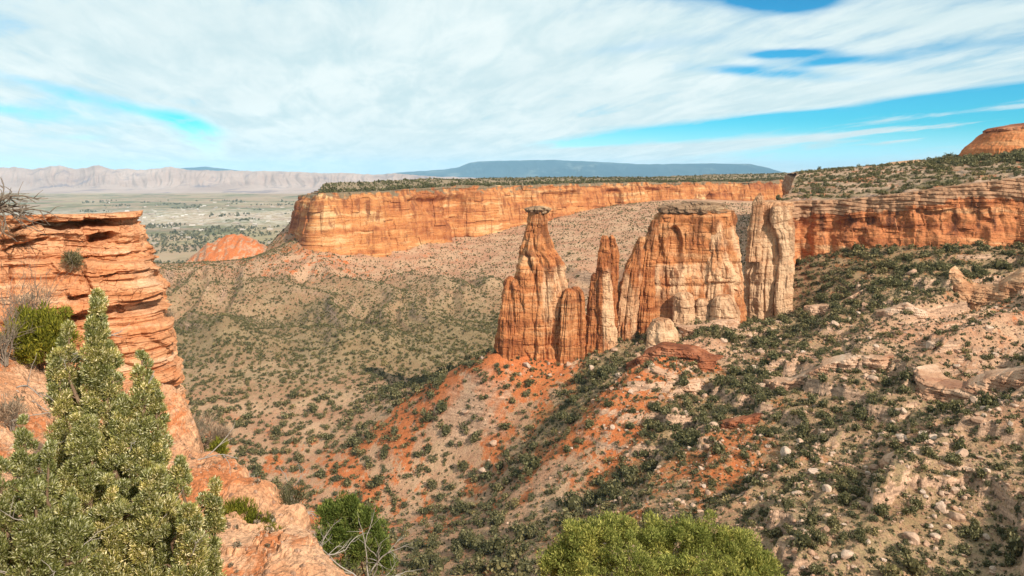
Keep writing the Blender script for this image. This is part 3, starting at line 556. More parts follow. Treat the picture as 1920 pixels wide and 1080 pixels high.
# ------------------------------------------------------------------ spires and buttes
def column(prof, Y, depth=0.8, res=0.33, flute=0.10, nfl=2.2, seed=0.0, strata=0.25, sq=2.6, lean=0.0, twist=0.0, notch=(), alcove=None, pale=None):
    """a rock tower: half widths by height; vertical joints, bedding ledges and cap notches worked into the wall"""
    py = np.array([q[0] for q in prof], float); xl = np.array([q[1] for q in prof], float); xr = np.array([q[2] for q in prof], float)
    mpp = Y / F
    n = max(12, int((py[-1] - py[0]) * mpp / res)); P = np.linspace(py[0], py[-1], n)
    L = np.interp(P, py, xl); R = np.interp(P, py, xr)
    cx = ((L + R) / 2 - PX0) * mpp; hw = np.maximum((R - L) / 2 * mpp, 0.05); z = (PY0 - P) * mpp
    hw = smooth1(hw[:, None], 3)[:, 0]; cx = smooth1(cx[:, None], 3)[:, 0]
    m = int(np.clip(2 * math.pi * hw.max() / res, 40, 700))
    th = np.linspace(0, 2 * math.pi, m, endpoint=False)
    TH, Z = np.meshgrid(th, z); HW = hw[:, None]; CX = cx[:, None]
    c, s = np.cos(TH), np.sin(TH)
    rs = 1.0 / (np.abs(c) ** sq + np.abs(s) ** sq) ** (1 / sq)
    dx, dy = rs * c, rs * s * depth
    W = hw.max(); ex = dx * HW; ey = dy * HW
    a = 1.0 / max(W * 0.55, 1.6)
    jo = ridged(ex * a * nfl * 0.5 + seed, ey * a * nfl * 0.5 + seed * 1.7, Z / 55 + seed, 2)
    bl = np.abs(pn(ex * a * nfl * 0.34 + seed * 3.1, ey * a * nfl * 0.42 + seed, Z / 70 + seed)); bl2 = np.abs(pn(ex * a * nfl * 0.9 + seed, ey * a * nfl * 0.9, Z / 16 + seed))
    g = -1.0 * np.clip(jo - 0.72, 0, 1.2) + 1.5 * np.minimum(bl, 0.45) + 0.6 * np.minimum(bl2, 0.35) - 0.45 + 0.22 * fbm(ex * a * nfl + seed, ey * a * nfl, Z / 26 + seed, 3)
    f = 1 + flute * 2.2 * g
    d = 0.55 * fbm(ex / 3.0 + seed, ey / 3.0, Z / 5, 4)
    per = 3.7; zz = Z + 1.6 * pn(ex / 9 + seed, ey / 9, seed) + 1.2 * pn(0, 0, Z / 6 + seed); lay = np.floor(zz / per); fr = zz / per - lay
    d = d + strata * 1.5 * (hash01(lay + seed) - 0.5) - strata * 1.2 * np.exp(-(np.minimum(fr, 1 - fr) / 0.06) ** 2) * sstep(0.0, 0.3, pn(ex / 5 + seed, ey / 5, lay * 1.7))
    d = d + 0.9 * blocks(TH * W, Z, 4.6, 7.0, seed) * (0.4 + 0.6 * sstep(-0.1, 0.3, pn(ex / 6 + seed, ey / 6, Z / 9))) + 0.32 * blocks(TH * W + 1.5 * pn(Z / 5, ex / 5), Z, 2.3, 4.4, seed + 5) * sstep(-0.05, 0.3, pn(ex / 4 + seed, ey / 4, Z / 6 + 7))
    for (q, dep, w) in notch: d = d - dep * np.exp(-((Z - (PY0 - q) * mpp) / (w * mpp)) ** 2)
    ag = np.zeros_like(TH)
    if alcove:
        for (ax, ay, aw, ah, dep) in alcove:
            X_ = (CX + ex); rr = (((X_ / mpp + PX0 - ax) / aw) ** 2 + ((PY0 - Z / mpp - ay) / ah) ** 2)
            ag = ag + dep * (1 - sstep(0.55, 1.0, rr)) * (s < 0.1)
    X = CX + ex * f + c * d; Yv = Y + ey * f + s * (d) + ag
    top = np.array([[cx[0], Y, z[0] + 0.1 * hw[0]]])
    V = np.concatenate([np.stack([X, Yv, Z + 0.12 * fbm(ex / 2, ey / 2, Z / 2, 2)], -1).reshape(-1, 3), top])
    Fq = grid_faces(n, m, True)
    i = np.arange(m); Ft = np.stack([i, (i + 1) % m, np.full(m, len(V) - 1), np.full(m, len(V) - 1)], 1)
    tt = np.concatenate([np.repeat(1 - (P - py[0]) / (py[-1] - py[0]), m), [1.0]])
    pl = np.zeros(len(V))
    if pale: pl[:-1] = pale(X, Z, s, mpp).ravel()
    return V, Fq, {'tt': tt, 'pale': pl}
def tri_fan_fix(V, Fq):  # close the crown with a ring of quads pulled to the middle
    return V, Fq
def tower(name, label, cat, bodies, cap=None, mat=None, group=None, part='rock_body', capmat=None):
    """bodies: list of column() keyword dicts; one -> the thing is that mesh, several -> an Empty with one pinnacle each"""
    built = [column(**b) for b in bodies]
    allv = np.concatenate([b[0] for b in built]); base = np.array([allv[:, 0].mean(), allv[:, 1].mean(), allv[:, 2].min()])
    root = thing(name, label, cat, base, group)
    for i, (V, Fq, at) in enumerate(built):
        obj(part, capped(part, V - base, Fq, mat or M_SPIRE, at), root)
    for cdef in ([] if not cap else cap):
        V, Fq, at = column(**cdef); obj('cap_rock', capped('cap_rock', V - base, Fq, capmat or M_CAP, at), root)
    return root
def capped(name, V, Fq, mat, at):
    me = mesh_np(name, V, Fq, mat, at, smooth=False)
    m = Fq[:, 1].max() + 1
    bm = bmesh.new(); bm.from_mesh(me); bm.verts.ensure_lookup_table()
    tip = bm.verts[len(V) - 1]; ring = int((Fq[0, 3] - Fq[0, 0]))
    for i in range(ring): bm.faces.new((bm.verts[(i + 1) % ring], bm.verts[i], tip))
    bm.normal_update(); bm.to_mesh(me); bm.free()
    return me
SG_ = 'standing sandstone formations in the canyon'
tower('rock_spire', 'tall bottle-shaped sandstone spire with a narrow neck and small dark cap', 'rock spire',
      [dict(prof=[(396,991,1029),(404,993,1028),(420,989,1029),(440,982,1031),(460,977,1037),(472,974,1043),(480,972,1051),(500,969,1059),(530,966,1064),(560,963,1066),(600,962,1066),(640,964,1063),(700,952,1070)],
            Y=330, depth=0.85, flute=0.13, nfl=3.2, seed=1.3, strata=0.22, notch=[(478,0.5,3),(606,0.35,2),(640,0.3,2)],
            pale=lambda X, Z, s, m: sstep(488, 500, PY0 - Z / m) * (1 - sstep(580, 610, PY0 - Z / m)) * sstep(1005, 1020, X / m + PX0))],
      [dict(prof=[(387,998,1020),(389,990,1029),(392,986,1034),(394,988,1032),(396,990,1030),(399,992,1027)], Y=330, depth=0.9, res=0.16, flute=0.16, seed=4.0, strata=0.25, sq=3)], group=SG_)
tower('rock_spire', 'slim split fin leaning on the left foot of the bottle-shaped spire', 'rock spire',
      [dict(prof=[(518,953,961),(524,948,965),(535,944,966),(560,940,968),(600,934,972),(650,928,974),(690,924,976)], Y=325, depth=1.0, res=0.25, flute=0.14, nfl=2.4, seed=2.6),
       dict(prof=[(524,963,970),(532,960,974),(560,960,978),(600,962,982),(650,962,984),(690,960,984)], Y=323.5, depth=1.0, res=0.25, flute=0.14, nfl=2.0, seed=9.6)], part='pinnacle', group=SG_)
tower('rock_spire', 'short round-headed fin between the bottle-shaped spire and the twin spire', 'rock spire',
      [dict(prof=[(541,1062,1072),(546,1058,1076),(560,1054,1078),(590,1051,1076),(640,1048,1074),(700,1044,1074)], Y=321, depth=1.0, res=0.25, flute=0.14, nfl=2.0, seed=3.1),
       dict(prof=[(538,1074,1086),(546,1071,1093),(560,1072,1097),(600,1072,1098),(640,1070,1097),(700,1066,1098)], Y=322.5, depth=1.0, res=0.25, flute=0.14, nfl=2.4, seed=5.7)], part='pinnacle', group=SG_)
tower('rock_spire', 'twin-pointed narrow spire with a bright ridge and a shoulder on its left', 'rock spire',
      [dict(prof=[(442,1130,1139),(446,1127,1141),(470,1123,1143),(500,1118,1145),(530,1117,1147),(570,1118,1149),(600,1119,1152),(640,1117,1157),(700,1112,1160)], Y=322, depth=1.0, res=0.25, flute=0.10, nfl=2.0, seed=6.2, pale=lambda X, Z, s, m: sstep(490, 520, PY0 - Z / m) * sstep(1124, 1130, X / m + PX0)),
       dict(prof=[(441,1145,1151),(446,1143,1155),(470,1142,1159),(500,1141,1160),(560,1140,1160),(640,1138,1160),(700,1138,1160)], Y=325, depth=1.1, res=0.25, flute=0.08, nfl=2.0, seed=7.2),
       dict(prof=[(512,1112,1122),(518,1108,1126),(560,1102,1128),(620,1097,1128),(660,1094,1128),(700,1092,1128)], Y=323.5, depth=1.1, res=0.25, flute=0.10, nfl=2.0, seed=8.2)], part='pinnacle', group=SG_)
tower('rock_spire', 'slender leaning fin against the left end of the flat-capped butte', 'rock spire',
      [dict(prof=[(444,1200,1208),(450,1195,1209),(480,1183,1206),(510,1168,1202),(560,1161,1197),(610,1155,1194),(670,1148,1194)], Y=325, depth=0.9, res=0.25, flute=0.16, nfl=2.6, seed=11.2, pale=lambda X, Z, s, m: sstep(500, 520, PY0 - Z / m) * 0.8)], group=SG_)
tower('rock_butte', 'broad butte with a flat dark slab cap, a shallow arch and pale lower walls', 'rock butte',
      [dict(prof=[(394,1240,1372),(404,1234,1376),(420,1226,1378),(450,1218,1381),(490,1212,1385),(520,1208,1388),(560,1204,1391),(600,1200,1394),(680,1190,1400)], Y=342, depth=0.55, flute=0.045, nfl=4.5, seed=13.7, strata=0.22, sq=3.4,
            notch=[(489,0.5,2.5),(530,0.7,4),(398,0.8,3)], alcove=[(1256,452,17,34,2.2),(1290,460,50,58,1.4),(1350,545,26,12,1.2)], pale=lambda X, Z, s, m: np.maximum(sstep(486, 494, PY0 - Z / m), sstep(1325, 1340, X / m + PX0) * sstep(400, 430, PY0 - Z / m)) * (1 - 0.7 * sstep(535, 560, PY0 - Z / m))),
       dict(prof=[(412,1224,1234),(420,1219,1236),(450,1210,1232),(490,1203,1228),(540,1198,1226),(590,1194,1224),(660,1190,1224)], Y=331, depth=1.0, res=0.25, flute=0.12, nfl=2.4, seed=14.9, notch=[(488,0.35,2)]),
       dict(prof=[(430,1338,1352),(440,1333,1358),(470,1329,1362),(500,1322,1372),(524,1318,1378),(534,1322,1372),(570,1316,1376),(650,1310,1384)], Y=334, depth=0.8, res=0.28, flute=0.09, nfl=2.2, seed=15.4, notch=[(529,0.6,2)], pale=lambda X, Z, s, m: np.ones_like(X))],
      [dict(prof=[(383,1250,1344),(385,1240,1356),(390,1234,1360),(394,1236,1356),(397,1238,1366),(401,1242,1352)], Y=340, depth=0.5, res=0.22, flute=0.10, nfl=6, seed=16.0, strata=0.5, sq=3.2),
       dict(prof=[(379,1282,1340),(381,1276,1350),(384,1272,1354),(387,1276,1350)], Y=339, depth=0.5, res=0.2, flute=0.12, nfl=5, seed=17.0, strata=0.3, sq=3)], group=SG_)
tower('rock_pillar', 'pale swelling pillar at the end of the red cliff, streaked dark near its foot', 'rock pillar',
      [dict(prof=[(378,1424,1482),(384,1414,1486),(400,1410,1484),(420,1407,1485),(450,1404,1488),(475,1401,1489),(500,1398,1488),(530,1396,1484),(560,1397,1482),(600,1400,1476),(680,1396,1480)], Y=356, depth=0.7, flute=0.08, nfl=2.6, seed=21.0, strata=0.2, notch=[(486,0.5,4),(530,0.6,5)], pale=lambda X, Z, s, m: sstep(420, 445, PY0 - Z / m)),
       dict(prof=[(388,1448,1474),(394,1444,1478),(420,1446,1478),(440,1455,1488),(470,1462,1488),(520,1456,1484),(560,1452,1484),(604,1452,1480),(612,1448,1480),(680,1444,1484)], Y=347.5, depth=0.6, res=0.28, flute=0.09, nfl=2.2, seed=22.0, notch=[(450,0.5,4)], pale=lambda X, Z, s, m: np.ones_like(X)),
       dict(prof=[(362,1423,1427),(368,1419,1430),(380,1412,1433),(410,1407,1430),(450,1403,1426),(490,1400,1424)], Y=350, depth=0.9, res=0.25, flute=0.1, nfl=2.0, seed=23.0)], mat=M_PALE, part='pinnacle', group=SG_)
KG = 'pale rounded knobs at the foot of the butte'
for lab, pr, Y, sd in [('pale smooth knob with a hollow at the left foot of the flat-capped butte', [(548,1272,1292),(554,1264,1300),(575,1262,1303),(600,1260,1302),(620,1257,1300),(670,1250,1306)], 327, 31.0),
                   ('pale rounded knob standing just left of the pillar gully', [(553,1346,1366),(558,1338,1374),(575,1333,1383),(600,1327,1387),(625,1318,1384),(670,1312,1390)], 326, 32.0),
                   ('small shaded knob between the two pale rounded knobs', [(560,1310,1322),(566,1304,1328),(590,1301,1332),(620,1298,1334),(660,1294,1338)], 329, 33.0),
                   ('lowest pinkish broken knob below the left end of the butte', [(597,1232,1252),(603,1222,1262),(625,1213,1270),(650,1206,1276),(700,1200,1282)], 314, 34.0),
                   ('low pale hump at the bottom of the pillar gully', [(606,1346,1366),(612,1336,1376),(622,1326,1384),(660,1318,1390)], 321, 35.0)]:
    V, Fq, at = column(pr, Y, 0.9, 0.25, 0.05, 1.3, sd, 0.45, 2.3, pale=lambda X, Z, s, m: np.ones_like(X) * 0.9)
    b = np.array([V[:, 0].mean(), V[:, 1].mean(), V[:, 2].min()])
    obj('rock_hoodoo', capped('rock_hoodoo', V - b, Fq, M_PALE, at), None, lab, 'rock knob', KG, None, b)
tower('rock_dome', 'smooth orange rock dome rising above the right-hand skyline', 'rock dome',
      [dict(prof=[(236,1896,2010),(243,1866,2030),(252,1850,2040),(265,1838,2050),(280,1820,2060),(292,1816,2066),(320,1810,2070)], Y=520, depth=0.8, res=0.4, flute=0.02, nfl=2, seed=41.0, strata=0.1, sq=2.4)],
      [dict(prof=[(232,1905,2000),(236,1886,2014),(241,1860,2030),(246,1856,2034),(249,1862,2030)], Y=520, depth=0.8, res=0.35, flute=0.04, nfl=4, seed=42.0, strata=0.3, sq=2.4)], mat=M_DOME, capmat=M_REDLEDGE)
V, Fq, at = column([(301.5,1700,1745),(303,1682,1762),(306,1664,1776),(311,1655,1785),(325,1650,1790)], 565, 0.8, 0.4, 0.03, 3, 43.0, 0.15, 2.2)
b = np.array([V[:, 0].mean(), V[:, 1].mean(), V[:, 2].min()])
obj('rock_dome', capped('rock_dome', V - b, Fq, M_PALE, at), None, 'low pale rock hump along the plateau skyline left of the orange dome', 'rock dome', None, None, b)

# ------------------------------------------------------------------ near slope and the left outcrop
NP = [(0,660,17),(-300,640,17),(100,725,16.5),(0,800,12.5),(150,805,14.8),(250,810,17),(320,800,20),(345,795,21),(0,960,9.8),(0,1180,7.6),(200,1240,8.2),(430,1110,9.0),(430,970,11.4),(420,880,14.5),(470,915,13.4),(345,858,16),(430,905,13.2),(380,862,15.5),(300,880,14.5),(530,962,12.2),(530,1005,11.1),(560,990,11.6),(480,945,12.2),(500,1070,9.8),(580,1012,11.1),(450,965,11.8),(500,1010,10.6),(420,866,16),(380,835,18),(470,898,14.6),(530,932,13.2),(580,966,12),(600,1030,10.8),(640,1085,9.6),(-300,1000,8.5),(330,950,12.2),(250,1120,9.6)]
NZ = [(420,18,-9),(420,25,-25),(420,60,-70),(345,24,-11),(345,30,-24),(345,60,-70),(580,14,-8.2),(580,20,-19),(580,60,-70),(640,12,-8.5),(640,20,-19),(500,16.5,-9),(500,24,-24),(900,8,-5.6),(900,12,-9),(900,20,-17),(900,60,-65),(1250,8,-5.4),(1250,12,-8.6),(1250,20,-17),(1250,60,-60),(1250,110,-82),
      (1900,12,-8.5),(1900,20,-14),(1900,60,-42),(1900,100,-60),(960,4,-2.9),(300,4,-2.5),(1900,4,-3.2),(0,4,-2.3),(640,6.5,-4.1),(0,21,-5.6),(0,24,-6.2),(-300,20,-5.2),(-300,24,-5.6),(200,21,-6.8),(200,24,-8),(400,110,-92),(0,30,-7),(0,60,-40),(200,30,-9),(200,60,-60),(2400,20,-12),(2400,60,-36),(2400,110,-58),(-300,30,-6),(-300,60,-30),(-300,110,-90)]
n_tps = TPS([((a - PX0) / F, math.log(c)) for a, b, c in NP] + [((a - PX0) / F, math.log(c)) for a, c, z in NZ], np.array([(PY0 - b) / F for a, b, c in NP] + [z / c for a, c, z in NZ]), 1e-5)
def HN(X, Y):
    z = n_tps(X / Y, np.log(Y)) * Y
    k = np.clip(Y / 14, 0.4, 2)
    z = z + k * (0.075 * fbm(X / 1.1, Y / 1.1, 2.2, 6, 0.62) + 0.05 * (ridged(X / 0.9 + 0.3 * Y, Y / 1.6, 5.2, 3) - 0.7)) + 0.05 * fbm(X / 0.24, Y / 0.24, 7.7, 4, 0.6)
    per = 0.42; q = (z + 0.12 * X + 0.2 * fbm(X / 2.0, Y / 2.0, 6.1, 3)) / per
    a = sstep(-0.1, 0.4, fbm(X / 3.2, Y / 3.2, 4.0, 2))
    z = z + 0.35 * a * per * 0.8 * (sstep(0.3, 0.7, q - np.floor(q)) - (q - np.floor(q)))
    per = 0.13; q = (z + 0.15 * X + 0.1 * fbm(X / 0.8, Y / 0.8, 3.1, 3)) / per; a = sstep(0.0, 0.4, fbm(X / 1.1, Y / 1.1, 14.0, 2))
    return z + a * per * 0.9 * (sstep(0.3, 0.7, q - np.floor(q)) - (q - np.floor(q)))
def near_slope():
    px = np.concatenate([np.linspace(-500, 760, 640), np.linspace(770, 2500, 160)]); l = np.concatenate([np.linspace(math.log(2.5), math.log(6), 60), np.linspace(math.log(6.02), math.log(26), 520), np.linspace(math.log(26.3), math.log(112), 110)])
    PXg, L = np.meshgrid(px, l); Y = np.exp(L); X = (PXg - PX0) / F * Y
    Z = HN(X, Y); n = X.size
    obj('near_slope', mesh_np('near_slope', np.stack([X, Y, Z], -1).reshape(-1, 3), grid_faces(*X.shape), M_NSOIL, {'veg': np.clip(0.12 + 0.25 * fbm(X / 2.5, Y / 2.5, 1, 2), 0, 1), 'soil': np.clip(0.30 + 0.45 * fbm(X / 2, Y / 2, 9, 3), 0, 1)}, smooth=False), None,
        'crumbling red dirt slope dropping away in front of the camera', 'slope', kind='structure')
near_slope()

def outcrop():
    def w(px, Y, zt=None): x, y, z = PT(px, 401, Y); return (x, y, zt if zt is not None else z, -12.5)
    path = [w(-420, 22.5, -1.35), w(-100, 24.6, -1.42), w(0, 25.4, -1.46), w(120, 26.8, -1.48), w(225, 27.6, -1.5), w(246, 28.2, -1.5), w(249, 29.5, -1.5), w(228, 34, -2.0), w(190, 42, -2.7), w(120, 55, -4)]
    mp = 27.5 / F
    pyt = [400, 408, 415, 428, 440, 455, 480, 500, 520, 545, 562, 580, 592, 602, 620, 650, 700, 740, 790, 860, 990]
    pxo = [0, 2, -3, 8, 14, 16, 22, 30, 36, 52, 62, 67, 60, 58, 68, 73, 76, 82, 98, 110, 130]
    zt = [(PY0 - p) * mp for p in pyt]
    o_ = lambda T, S, Z: np.interp(-Z, [-q for q in zt], [q * mp for q in pxo])
    def disp(S, T, Z, p):
        px = (p[:, 0] / p[:, 1] * F + PX0)[None] + 0 * Z; py = PY0 - Z / mp
        front = 1 - sstep(28.4, 30, p[:, 1])[None]
        zz = Z + 0.075 * S + 0.17 * fbm(S / 3.5, Z / 2.5, 1.5, 3)
        d = 0.42 * fbm(S / 3.0, Z / 2.2, 7.5, 4)
        for per, am, uc, sd in ((0.62, 0.26, 0.16, 0), (0.21, 0.09, 0.05, 50)):
            lay = np.floor(zz / per); fr = zz / per - lay
            k = 0.3 + 0.9 * sstep(-0.2, 0.4, fbm(S / 2.6, lay * 2.7 + sd, 3.3, 2))
            d = d + am * k * (hash01(lay + sd) - 0.5) - uc * k * np.exp(-(fr / 0.16) ** 2)
        def hole(x0, x1, y0, y1, dep, sl=0.0, soft=8):
            wx = sstep(x0 - soft, x0 + soft, px) * (1 - sstep(x1 - soft, x1 + soft, px)); yc = py - sl * (px - x0) + 5 * fbm(px / 25, 0, x0 * .1, 2)
            return dep * wx * sstep(y0 - 2, y0 + 2, yc) * (1 - sstep(y1 - 4, y1 + 6, yc)) * front
        d = d - hole(88, 230, 413, 424, 0.95, -0.02) - hole(165, 214, 438, 452, 1.0) - hole(20, 95, 424, 431, 0.5, -0.22) - hole(0, 45, 440, 446, 0.45, -0.15) - hole(5, 90, 457, 461, 0.35, -0.2)
        d = d - hole(115, 300, 574, 592, 0.7, -0.11) - hole(215, 300, 558, 563, 0.3, -0.12) - hole(115, 165, 545, 551, 0.4, -0.1) - hole(130, 270, 480, 484, 0.18, -0.03) - hole(190, 292, 512, 516, 0.2, -0.15)
        d = d + 0.35 * sstep(90, 110, px) * (1 - sstep(245, 262, px)) * sstep(398, 401, py) * (1 - sstep(410, 415, py)) * front
        cr = np.abs(px - (150 + 0.35 * (py - 480)) - 6 * fbm(py / 20, 0, 1, 2)); d = d - 0.28 * np.exp(-(cr / 3) ** 2) * sstep(470, 490, py) * front
        cr = np.abs(px - (18 - 0.1 * (py - 480)) - 6 * fbm(py / 20, 0, 5, 2)); d = d - 0.3 * np.exp(-(cr / 3) ** 2) * sstep(480, 500, py) * front
        d = d + 0.30 * blocks(S + 0.3 * zz, zz, 1.5, 0.5, 2.0) + 0.13 * blocks(S, zz, 0.55, 0.17, 6.0)
        return d + 0.05 * fbm(S / 0.25, Z / 0.2, 9.0, 3)
    V, Fc, at, G, p, nr = ribbon(path, 0.042, 0.03, o_, disp, 14, 25, lip=-1.6)
    b = np.array([V[:, 0].mean(), V[:, 1].mean(), V[:, 2].min()])
    obj('rock_outcrop', mesh_np('rock_outcrop', V - b, Fc, M_NEAR, at, smooth=False), None, 'layered orange sandstone outcrop with dark undercut ledges on the left', 'rock outcrop', None, None, b)
outcrop()

# ------------------------------------------------------------------ plants
def sprigs(P, D, L, W, rng, shade, jit=0.5):
    """small pointed leaf sprays: one slim diamond each, growing from P along D"""
    n = len(P); D = D + jit * rng.normal(size=(n, 3)); D /= np.linalg.norm(D, axis=1)[:, None] + 1e-9
    S = np.cross(D, rng.normal(size=(n, 3))); S /= np.linalg.norm(S, axis=1)[:, None] + 1e-9
    L = (L * rng.uniform(0.4, 1.6, n))[:, None]; W = (W * rng.uniform(0.5, 1.2, n))[:, None]
    V = np.stack([P, P + D * L * 0.55 + S * W, P + D * L, P + D * L * 0.55 - S * W], 1).reshape(-1, 3)
    return V, np.arange(4 * n).reshape(n, 4), np.repeat(shade, 4)
class Tubes:
    def __init__(s): s.V = []; s.F = []; s.n = 0
    def tube(s, pts, r0, r1, m=5):
        pts = np.asarray(pts, float); k = len(pts); tg = np.gradient(pts, axis=0); tg /= np.linalg.norm(tg, axis=1)[:, None] + 1e-9
        a = np.cross(tg, [0.31, 0.57, 0.76]); a /= np.linalg.norm(a, axis=1)[:, None] + 1e-9; b = np.cross(tg, a)
        th = np.linspace(0, 2 * math.pi, m, endpoint=False); r = np.linspace(r0, r1, k)[:, None, None]
        s.V.append((pts[:, None] + r * (a[:, None] * np.cos(th)[None, :, None] + b[:, None] * np.sin(th)[None, :, None])).reshape(-1, 3))
        s.F.append(grid_faces(k, m, True) + s.n); s.n += k * m
    def branch(s, p, d, L, r, depth, rng, spread=0.7, up=0.1, kids=3, tips=None, bend=0.35):
        p = np.asarray(p, float); d = np.asarray(d, float) / np.linalg.norm(d); pts = [p]
        for i in range(5):
            d = d + bend * 0.5 * rng.normal(size=3) + np.array([0, 0, up * 0.3]); d /= np.linalg.norm(d); pts.append(pts[-1] + d * L / 5)
        s.tube(pts, r, r * 0.45, 6 if depth > 1 else 4)
        if tips is not None and depth <= 1: tips.append(pts[-1])
        if depth > 0:
            for k in range(kids):
                i = rng.integers(2, 6); dd = d + spread * rng.normal(size=3); s.branch(pts[i], dd, L * rng.uniform(0.45, 0.75), r * 0.5, depth - 1, rng, spread, up, kids, tips, bend)
    def mesh(s, name, mat, base): return mesh_np(name, np.concatenate(s.V) - base, np.concatenate(s.F), mat)
def crown(tufts, rad, per, L, W, rng, tipf=0.0, shade_hi=0.75, out=0.7, up=0.5):
    """leaf sprays on many small tufts; tufts (n,3), rad (n,) with the axis point each grows away from"""
    T, A = tufts; n = len(T); idx = np.repeat(np.arange(n), per)
    o = rng.normal(size=(len(idx), 3)); o /= np.linalg.norm(o, axis=1)[:, None]; rr = rng.uniform(0.25, 1.0, len(idx)) ** 0.6
    P = T[idx] + o * (rad[idx] * rr)[:, None]
    D = o * 0.9 + out * (T[idx] - A[idx]) / (np.linalg.norm(T[idx] - A[idx], axis=1)[:, None] + 0.05) + np.array([0, 0, up])
    tint = rng.uniform(0, 1, n)[idx]
    sh = np.clip(rng.uniform(0, shade_hi, len(idx)) * (0.65 + 0.5 * rr), 0, 0.82)
    sh = np.where(rng.uniform(size=len(idx)) < tipf * (rr > 0.6), rng.uniform(0.86, 1.0, len(idx)), sh)
    V, Fq, s4 = sprigs(P, D, L, W, rng, sh)
    return V, Fq, {'shade': s4, 'tint': np.repeat(tint, 4)}
def lobes_to_tufts(lobes, rng, dens, rt):
    """lobes: (top point, base point, radius) -> tuft centres lining each tapering lobe"""
    T, A, R = [], [], []
    for top, bot, rad in lobes:
        top, bot = np.asarray(top), np.asarray(bot); L = np.linalg.norm(top - bot); n = int(dens * L * rad * 6.3)
        t = rng.uniform(0, 1, n)
        a = rng.uniform(0, 2 * math.pi, n); r = rad * np.minimum(1, (t * 3.6 + 0.04) ** 0.7) * (0.78 + 0.42 * np.sin(a * 3 + t * 14) * np.sin(t * 23 + a)) * np.where(rng.uniform(size=n) < 0.02, 1.15, rng.uniform(0.3, 1.0, n) ** 0.5)
        ax = top + (bot - top) * t[:, None]
        T.append(ax + np.stack([np.cos(a) * r, np.sin(a) * r, rng.normal(0, 0.06, n)], 1)); A.append(ax - np.array([0, 0, 0.15])); R.append(rt * rng.uniform(0.6, 1.25, n) * np.clip(0.5 + t, 0.5, 1))
    return (np.concatenate(T), np.concatenate(A)), np.concatenate(R)

def ground_near(px, Y):
    x = (px - PX0) / F * Y; return np.array([x, Y, float(HN(np.array(x), np.array(float(Y))))])
def big_tree(name, label, cat, base, lobes, dens, rt, per, L, W, mat, seed, tipf=0.0, trunk_r=0.11, group=None, hi=0.75):
    rng = np.random.default_rng(seed); root = thing(name, label, cat, base, group)
    tb = Tubes()
    for top, bot, rad in lobes:
        top = np.asarray(top); bot = np.asarray(bot)
        q = np.linspace(0, 1, 9)[:, None]; mid = base + (bot - base) * 0.6
        pts = (1 - q) ** 2 * base + 2 * q * (1 - q) * (mid + (top - bot) * 0.15) + q ** 2 * (top - (top - bot) * 0.05); pts[1:-1] += 0.05 * rng.normal(size=(7, 3)); tb.tube(pts, trunk_r * rng.uniform(0.5, 1.0), 0.01, 7)
        for k in range(9):
            f = rng.uniform(0.2, 0.9); p = pts[int(f * 8)]; d = rng.normal(size=3) * [1, 1, .3] + [0, 0, .4]; tb.branch(p, d, rad * 0.9, 0.022, 1, rng, 0.5, 0.2, 2)
    tr = obj('trunk', tb.mesh('trunk', M_WOOD, base), root)
    for top, bot, rad in lobes:
        for k in range(2):
            td = Tubes(); q = rng.uniform(0.25, 0.8); p = np.asarray(top) + (np.asarray(bot) - np.asarray(top)) * q; d = rng.normal(size=3) * [1, 0.7, 0.4] + [0, -0.5, 0.5]; td.branch(p + d / np.linalg.norm(d) * rad * 0.6, d, rad * 0.8 + 0.12, 0.007, 1, rng, 0.5, 0.1, 3)
            obj('dead_twig', td.mesh('dead_twig', M_DEAD, base), root)
    tf, R = lobes_to_tufts(lobes, rng, dens, rt)
    V, Fq, at = crown(tf, R, per, L, W, rng, tipf, hi)
    obj('crown', mesh_np('crown', V - base, Fq, mat, at, smooth=False), root)
    return root
def LB(px, pyt, pyb, hw, Y, pxb=None): return (PT(px, pyt, Y), PT(pxb if pxb is not None else px, pyb, Y), hw * Y / F)
gb = ground_near(235, 8.9)
big_tree('juniper_tree', 'large juniper with several pale-tipped pointed tops at the lower left', 'tree', gb + np.array([0, 0, -0.1]),
         [LB(180, 546, 760, 19, 9.2, 186), LB(188, 620, 960, 36, 9.2, 200), LB(266, 664, 880, 17, 8.9, 268), LB(128, 606, 860, 18, 9.3, 142), LB(108, 660, 960, 26, 9.2, 120), LB(290, 740, 1040, 27, 9.0, 285), LB(232, 760, 1140, 36, 8.8), LB(160, 790, 1140, 42, 8.7), LB(336, 866, 1150, 24, 8.7, 320), LB(402, 912, 1160, 18, 8.5, 385), LB(290, 880, 1180, 42, 8.4, 270), LB(205, 930, 1190, 48, 8.3), LB(358, 960, 1180, 34, 8.2, 345)],
         56, 0.088, 330, 0.036, 0.0058, M_BIGJ, 11, 0.26, 0.11)
gb = ground_near(60, 8.0)
big_tree('juniper_tree', 'lower pale-tipped juniper at the left edge beside the large juniper', 'tree', gb + np.array([0, 0, -0.1]),
         [LB(44, 806, 1090, 20, 8.1, 55), LB(92, 850, 1120, 24, 8.0, 90), LB(5, 890, 1130, 26, 7.9, 10), LB(65, 920, 1150, 40, 7.8), LB(130, 940, 1160, 30, 7.9, 130)], 56, 0.08, 310, 0.034, 0.0056, M_BIGJ, 12, 0.26, 0.08)

